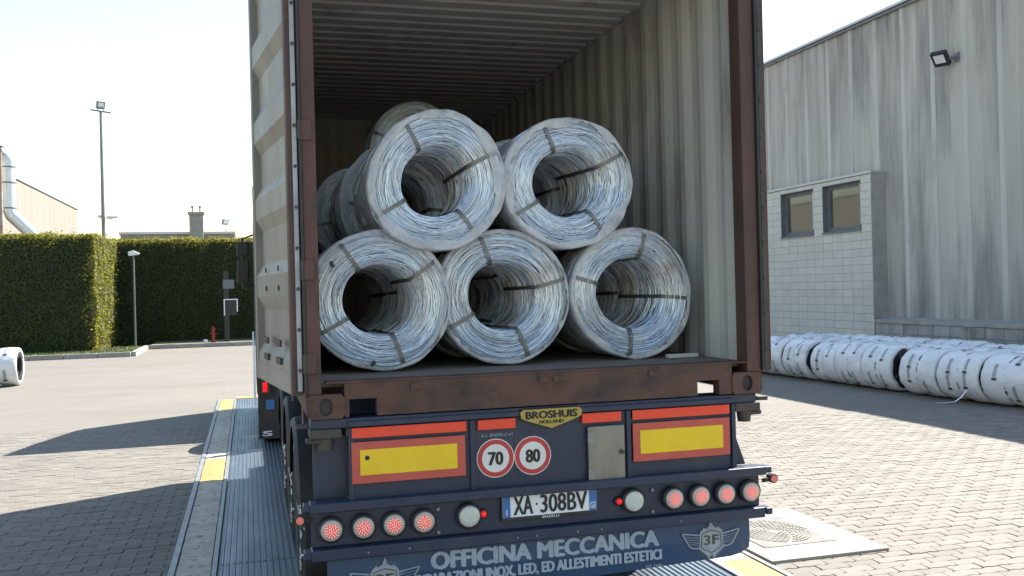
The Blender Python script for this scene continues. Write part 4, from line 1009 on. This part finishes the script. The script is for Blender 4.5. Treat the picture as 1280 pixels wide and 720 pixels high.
def roll_meshes(seed, R=0.375, L=0.80):
    rs = np.random.RandomState(seed); nt = 72; th = np.linspace(0, 2*PI, nt, endpoint=False)
    ri = 0.2; wob = sum(rs.uniform(0.3, 1)*np.sin(k*th+rs.uniform(0, 2*PI)) for k in (2, 3, 5, 7))
    prof = [(R-0.075, 0.012), (R-0.04, -0.004), (R-0.012, 0.010), (R, 0.045), (R+0.004, 0.12), (R+0.008, 0.24*L), (R+0.003, 0.36*L), (R-0.014, 0.46*L), (R-0.022, 0.50*L), (R-0.012, 0.55*L), (R+0.006, 0.66*L), (R+0.008, 0.76*L), (R+0.004, L-0.12), (R, L-0.045), (R-0.012, L-0.01), (R-0.04, L+0.004), (R-0.075, L-0.012)]
    V = []
    for i, (r, y) in enumerate(prof):
        lipf = 1.0 if i in (0, len(prof)-1) else 0.25
        rr = r+0.004*wob*(0.4+lipf)+rs.normal(0, 0.0022, nt)+0.005*np.sin(11*th+i*1.3+wob)*(0.5+0.5*np.sin(5*th+i))
        V.append(np.stack([rr*np.cos(th)*1.01, y+0.006*wob*lipf+0*th, np.maximum(R+rr*np.sin(th), 0.012)], -1))
    V = np.concatenate(V); n = len(prof); a = np.arange(n-1)[:, None]; b = np.arange(nt)[None, :]; b2 = (b+1) % nt
    F = np.stack([a*nt+b, a*nt+b2, (a+1)*nt+b2, (a+1)*nt+b], -1).reshape(-1, 4)
    wrap = np_mesh("plastic_wrap", V, F, m_wrap, True)
    pr = [(ri, L-0.02), (ri, 0.02), (ri+0.02, 0.012), (R-0.02, 0.014), (R-0.02, L-0.014), (ri+0.02, L-0.012), (ri, L-0.02)]
    V = np.concatenate([np.stack([r*np.cos(th), y+0*th, R+r*np.sin(th)], -1) for r, y in pr]); n = len(pr); a = np.arange(n-1)[:, None]
    F = np.stack([a*nt+b, a*nt+b2, (a+1)*nt+b2, (a+1)*nt+b], -1).reshape(-1, 4)
    core = np_mesh("packed_wire", V, F, m_core, False)
    st = []
    for ang in (0.5, 2.1, 3.65, 5.2):
        m = MB(); w = 0.013; c, s = math.cos(ang), math.sin(ang); pts = []
        for r in (ri-0.004, R-0.03):
            for k in (-w, w): pts.append((r*c-k*s, 0.006, R+r*s+k*c))
        m.add(pts+[(p[0], 0.003, p[2]) for p in pts], [(0, 1, 3, 2), (4, 6, 7, 5), (0, 4, 5, 1), (2, 3, 7, 6), (0, 2, 6, 4), (1, 5, 7, 3)])
        st.append(m.mesh("steel_strap", m_strap))
    return wrap, core, wrap_text_mesh(R, L, seed), st
rolls = [roll_meshes(20+i) for i in range(7)]
def put_roll(k, x, y, L, label, group, rz=0.0, rot=0.0, sc=1.0):
    wrap, core, tx, st = rolls[k]
    t = thing("wrapped_roll", label, "wire roll", (x, y, 0), group, rz)
    t.scale = (sc, L/0.80, sc)
    obj("plastic_wrap", wrap, t); obj("packed_wire", core, t); o = obj("print", tx, t); o["kind"] = "stuff"
    for m in st: obj("steel_strap", m, t)
    return t
GR = "white wrapped rolls along the warehouse wall"
# front row: boundaries along y from the near end
fb = [(5.05, 5.92), (5.98, 6.82), (6.86, 7.66), (7.72, 8.50), (8.72, 9.44), (9.46, 10.16), (10.18, 10.86), (11.02, 11.74), (11.80, 12.60), (12.66, 13.4), (13.46, 14.2)]
ordn = ["nearest", "second nearest", "third", "fourth", "fifth", "sixth", "seventh", "eighth", "ninth", "tenth", "eleventh"]
lf = ["front row roll cut by the right edge of the photo, white wrapped", "white wrapped roll second from the right edge in the front row",
      "white wrapped roll trailing a strip of film, third from the right in the front row", "white wrapped roll just right of the wide dark gap in the front row",
      "white wrapped roll whose dark end faces the wide gap in the front row", "front row roll second to the left of the wide dark gap, white wrapped",
      "front row roll third to the left of the wide dark gap, white wrapped", "front row roll just left of the narrower dark gap, white wrapped",
      "front row roll next to the container's right edge, white wrapped", "front row roll hidden behind the container's right post", "front row roll farthest along, behind the container"]
for i, ((a, b), lab) in enumerate(zip(fb, lf)):
    xs_ = 8.86+0.375-(a-6)*0.045
    put_roll(i % 7, xs_+rnd.uniform(-.015, .015), a, b-a, lab, GR, 0.045, sc=rnd.uniform(0.99, 1.03))
for row, (xo, y0, n, nm) in enumerate(((9.62, 5.6, 9, "middle"), (10.40, 6.2, 9, "back"))):
    for i in range(n):
        y = y0+0.83*i+rnd.uniform(-.02, .02)
        put_roll((i+3*row+1) % 7, xo+0.375-(y-6)*0.045+rnd.uniform(-.03, .03), y, 0.78,
                 "white wrapped roll in the %s row, %s one counted from the right edge" % (nm, ordn[i]), GR, 0.045, sc=rnd.uniform(0.99, 1.04))
# film strip trailing from a front roll
fs_ = MB(); pts = [(8.80, 7.02, 0.20), (8.72, 7.04, 0.10), (8.66, 7.10, 0.03), (8.55, 7.2, 0.008), (8.45, 7.26, 0.006)]
for p, q in zip(pts[:-1], pts[1:]): fs_.add([p, (p[0], p[1]+0.03, p[2]+.002), (q[0], q[1]+0.03, q[2]+.002), q], [(0, 1, 2, 3)])
tag(fs_.build("film_strip", m_wrap), "loose strip of white film trailing on the paving below the rolls", "plastic strip")
# lone roll on the left
lone = put_roll(1, -6.62, 18.55, 0.80, "lone white wrapped roll lying on the yard at the left edge", None, PI/2, sc=1.08)
lone.scale = (1.12, 1.1, 1.12); lone.location = (-6.46, 18.75, 0)

# ------------------------------------------------------------------ hedges, island, kerbs
def hedge(name, label, x0, x1, y0, y1, h, faces, seed, dens=820):
    rs = np.random.RandomState(seed)
    t = thing(name, label, "hedge", ((x0+x1)/2, (y0+y1)/2, 0))
    ox, oy = (x0+x1)/2, (y0+y1)/2
    # dark inner box; shade inside the hedge is put into its colour
    nx, ny, nz = max(4, int((x1-x0)/0.5)), max(3, int((y1-y0)/0.5)), 9
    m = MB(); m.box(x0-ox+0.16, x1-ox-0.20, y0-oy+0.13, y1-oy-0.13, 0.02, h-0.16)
    m.build("shade_core", m_hcore, t)
    sm = MB()
    for x in np.arange(x0+0.3, x1-0.2, 0.55):
        sm.tube([(x-ox, y0-oy+0.3, 0), (x-ox+rs.uniform(-.05, .05), y0-oy+0.32, 0.5)], [0.03, 0.02], 6)
    sm.build("stems", m_bark, t)["kind"] = "stuff"
    C = []; 
    for f in faces:
        if f == 'front': A = (x1-x0)*h; n = int(A*dens); u = rs.uniform(x0, x1, n); v = rs.uniform(0.06, h, n); p = np.stack([u, np.full(n, y0), v], -1); nd = np.array([0, -1, 0])
        if f == 'right': A = (y1-y0)*h; n = int(A*dens*1.3); u = rs.uniform(y0, y1, n); v = rs.uniform(0.06, h, n); p = np.stack([np.full(n, x1), u, v], -1); nd = np.array([1, 0, 0])
        if f == 'top': A = (x1-x0)*(y1-y0); n = int(A*dens*0.9); u = rs.uniform(x0, x1, n); v = rs.uniform(y0, y1, n); p = np.stack([u, v, np.full(n, h)], -1); nd = np.array([0, 0, 1])
        # lumps
        lump = 1.3*sum(np.sin(p[:, 0]*a+p[:, 1]*b+p[:, 2]*c+d) for a, b, c, d in ((2.1, 1.7, 1.3, .3), (3.7, 4.1, -2.9, 1.2), (-5.3, 6.1, 4.7, 2.0)))/3
        dep = -np.abs(rs.normal(0, 0.07, n))+0.06*lump+0.09*(rs.uniform(0, 1, n) > 0.95)*rs.uniform(0, 1.6, n)**2
        if f == 'right': dep = dep - 0.10*np.clip(1-p[:, 2]/1.3, 0, 1)
        p = p+nd*dep[:, None]; nrm = nd+rs.normal(0, 0.55, (n, 3)); C.append((p, nrm))
    p = np.concatenate([c[0] for c in C])-np.array([ox, oy, 0]); nr = np.concatenate([c[1] for c in C]); nr /= np.linalg.norm(nr, axis=1)[:, None]
    r0 = rs.normal(0, 1, p.shape); a = np.cross(nr, r0); a /= np.linalg.norm(a, axis=1)[:, None]; b = np.cross(nr, a)
    sz = rs.uniform(0.018, 0.038, len(p))[:, None]
    bend = nr*sz*0.25
    V = np.stack([p-a*sz*1.5, p-b*sz*0.75-bend, p+a*sz*1.5, p+b*sz*0.75-bend], 1).reshape(-1, 3)
    F = np.arange(len(V)).reshape(-1, 4)
    o = obj("foliage", np_mesh("foliage", V, F, m_leaf, False), t); o["kind"] = "stuff"
    return t
hedge("hedge", "tall clipped green hedge at the left with a sunlit end", -16, -6.45, 29.9, 35.22, 4.12, ('front', 'right', 'top'), 3)
hedge("hedge", "tall clipped dark green hedge set back behind the small lamp post", -7.6, 13.0, 35.35, 36.8, 4.25, ('front', 'top'), 4)
isl = MB().box(-16, -5.2, 28.15, 32.0, -0.03, 0.105).build("grass_island", m_soil); tag(isl, kind="structure")
rs = np.random.RandomState(9); n = 9000
p = np.stack([rs.uniform(-10.5, -5.25, n), rs.uniform(28.2, 31.9, n), np.full(n, 0.1)], -1); a = rs.uniform(0, 2*PI, n); hgt = rs.uniform(0.03, 0.09, n)
w = 0.012; d = np.stack([np.cos(a)*w, np.sin(a)*w, 0*a], -1); tp = p+np.stack([rs.normal(0, .03, n), rs.normal(0, .03, n), hgt], -1)
V = np.stack([p-d, p+d, tp], 1).reshape(-1, 3); o = obj("grass", np_mesh("grass", V, np.arange(3*n).reshape(-1, 3), m_grass)); tag(o, kind="stuff")
kb = MB().box(0.01, 0.99, 0, 0.14, -0.03, 0.14).mesh("kerb_stone", m_kerb)
kr = bpy.data.objects.new("kerb", None); link(kr); tag(kr, kind="structure")
for i in range(11): obj("kerb_stone", kb, kr, (-16.19+i*1.0, 28.0, 0))
for i in range(4): o = obj("kerb_stone", kb, kr, (-5.05, 28.14+i*1.0, 0)); o.rotation_euler = (0, 0, PI/2)
for i in range(18): obj("kerb_stone", kb, kr, (-5.05+i*1.0, 32.15, 0))
bd = MB().box(-5.04, 13, 32.3, 37, -0.03, 0.11).build("planting_bed", m_soil); tag(bd, kind="structure")

# small lamp post before the right hedge
lp = thing("lamp_post", "slim grey post with a small white lamp head, before the set-back hedge", "lamp post", (-5.42, 31.5, 0.1))
MB().tube([(0, 0, 0), (0, 0, 3.30)], 0.035, 8).build("pole", m_pole, lp)
MB().prism([(-0.16, 3.30), (0.18, 3.34), (0.22, 3.40), (0.0, 3.50), (-0.18, 3.44)], lambda u, v, t: (u, t, v), -0.09, 0.09).build("lamp_head", m_cabwhite, lp, bevel=0.02)
# hydrant
hy = thing("fire_hydrant", "small red fire hydrant at the foot of the dark hedge", "hydrant", (-2.80, 32.9, 0.1))
MB().lathe([(0.10, 0), (0.10, 0.04), (0.06, 0.06), (0.06, 0.46), (0.09, 0.48), (0.09, 0.54), (0.05, 0.60), (0.02, 0.63)], (0, 0, 0), 'z', 16).build("barrel", m_hyd, hy)
for s in (-1, 1): MB().tube([(s*0.05, 0, 0.36), (s*0.12, 0, 0.36)], 0.035, 10).build("outlet", m_hyd, hy)
o = MB().lathe([(0.05, 0), (0.09, 0.03), (0.09, 0.12), (0.03, 0.16)], (-3.08, 32.8, 0.1), 'z', 12).build("hose_cap", m_cabwhite); tag(o, "small white cap lying at the foot of the red hydrant", "cap")
# grey post with a white square frame sign
sp_ = thing("frame_sign", "dark post with a white outlined square and grey panel, set in the hedge", "sign", (-2.30, 33.4, 0.1))
MB().box(-0.09, 0.09, -0.05, 0.05, 0, 2.75).build("post", m_black, sp_)
MB().box(-0.12, 0.30, -0.06, -0.051, 2.06, 2.40).build("grey_panel", m_frame, sp_, bevel=0.005)
fr = MB()
fr.box(-0.10, -0.06, -0.09, -0.06, 1.02, 1.66); fr.box(-0.06, 0.42, -0.09, -0.06, 1.62, 1.66); fr.box(0.38, 0.42, -0.09, -0.06, 1.16, 1.62)
fr.build("white_outline", m_cabwhite, sp_)
MB().box(-0.055, 0.375, -0.085, -0.0515, 1.03, 1.615).build("dark_board", m_black, sp_)

# tall floodlight mast
ms = thing("floodlight_mast", "tall thin grey mast with a floodlight and crossarm on top", "mast", (-7.55, 40, 0))
MB().tube([(0, 0, 0), (0, 0, 10.15)], [0.11, 0.055], 12).build("mast_pole", m_pole, ms)
MB().tube([(-0.42, 0, 10.22), (0.42, 0, 10.10)], 0.035, 8).build("crossarm", m_pole, ms)
fh = bpy.data.objects.new("floodlight_head", None); link(fh, ms)
MB().tube([(-0.10, 0, 10.16), (-0.13, -0.02, 10.32)], 0.02, 6).build("yoke", m_pole, fh); MB().tube([(0.14, 0, 10.14), (0.12, -0.02, 10.34)], 0.02, 6).build("yoke", m_pole, fh)
flood_head(fh, (0.02, -0.02, 10.42), (0.45, -0.85, -0.25), 0.36, 0.34, 0.10)
for xa, xb, z in ((-0.24, -0.08, 5.52), (0.14, 0.62, 5.48)):
    c = MB().box(min(xa, xb), max(xa, xb), -0.06, 0.06, z-0.05, z+0.06).build("security_camera", m_cabwhite, ms, bevel=0.02)
    MB().tube([(0, 0, z-0.02), ((xa+xb)/2, 0, z-0.06)], 0.025, 6).build("camera_arm", m_pole, c)

# factory with silver ducts beyond the hedge
fb_ = thing("factory_building", "cream walled factory beyond the left hedge, lit on its long side", "building", (-18, 53, 0))
MB().box(-9, 5.95, -11.5, 8.4, 0, 7.68).build("wall_core", m_cream, fb_)
pn = MB().box(-0.03, 0.03, 0.01, 1.48, 0, 7.66).mesh("wall_panel", m_cream)
for i in range(13): obj("wall_panel", pn, fb_, (5.985, -11.15+i*1.49, 0))
MB().box(-9.1, 6.06, -11.6, 8.5, 7.682, 7.74).build("roof_edge", m_frame, fb_)
dt = thing("exhaust_duct", "thick silver ventilation duct with dark clamp rings bending over at the top", "duct", (-11.50, 41, 0.153)); dt.scale = (0.919, 0.919, 0.919)
R_ = 0.31
pts = [(-2.5, 0, 8.86), (-0.35, 0, 8.86)]+[(-0.35+0.35*math.sin(a), 0, 8.51+0.35*math.cos(a)) for a in np.linspace(0.25, PI/2, 6)]+[(0, 0, 6.3), (0.10, 0, 6.0), (0.95, 0, 5.1), (1.1, 0, 4.7), (1.1, 0, 2.0)]
MB().tube(pts, R_, 20).build("duct_pipe", m_duct, dt, smooth=True)
for z in (8.30, 7.55, 6.33): MB().tube([(0, 0, z-0.03), (0, 0, z+0.03)], R_+0.025, 20).build("clamp_ring", m_frame, dt)
st = thing("exhaust_stack", "thin rusting pipe stack with a flat cap at the far left", "pipe", (-11.66, 40.3, 0.16)); st.scale = (0.91, 0.91, 0.91)
MB().tube([(0, 0, 0), (0, 0, 9.15)], 0.085, 12).build("stack_pipe", m_rustpipe, st); MB().tube([(0, 0, 9.15), (0, 0, 9.24)], 0.05, 8).build("cap_stalk", m_galv, st)
MB().lathe([(0.30, 9.24), (0.28, 9.28), (0.02, 9.36)], (0, 0, 0), 'z', 16).build("rain_cap", m_galv, st)
rp_ = thing("annex_roof_building", "low pale flat roofed building just showing above the hedge", "building", (-6.5, 76, 0))
MB().box(-4.0, 4.1, -6, 8, 0, 6.62).build("wall", m_cream, rp_)
MB().box(-4.1, 4.2, -6.1, 8.1, 6.622, 6.80).build("roof_edge", m_coping, rp_)
ch = thing("chimney", "square pale chimney with a wider cap and two small pipes, above the hedge", "chimney", (-5.1, 69.6, 0))
MB().box(-0.50, 0.50, -0.30, 0.39, 0, 8.02).build("chimney_shaft", m_kerb, ch); MB().box(-0.60, 0.60, -0.42, 0.50, 8.021, 8.24).build("chimney_cap", m_kerb, ch, bevel=0.02)
for x in (-0.27, 0.27): MB().lathe([(0.06, 8.241), (0.06, 8.55), (0.10, 8.56), (0.10, 8.70), (0.03, 8.74)], (x, 0, 0), 'z', 10).build("flue_pipe", m_galv, ch)
fo = thing("roof_floodlight", "small pale floodlight on the flat roof right of the chimney", "floodlight", (-3.05, 70.3, 6.80))
MB().tube([(0, 0, 0), (0, 0, 0.5)], 0.03, 6).build("stalk", m_pole, fo); flood_head(fo, (0.05, -0.05, 0.72), (0.6, -0.7, -0.35), 0.55, 0.45, 0.14, m_galv)
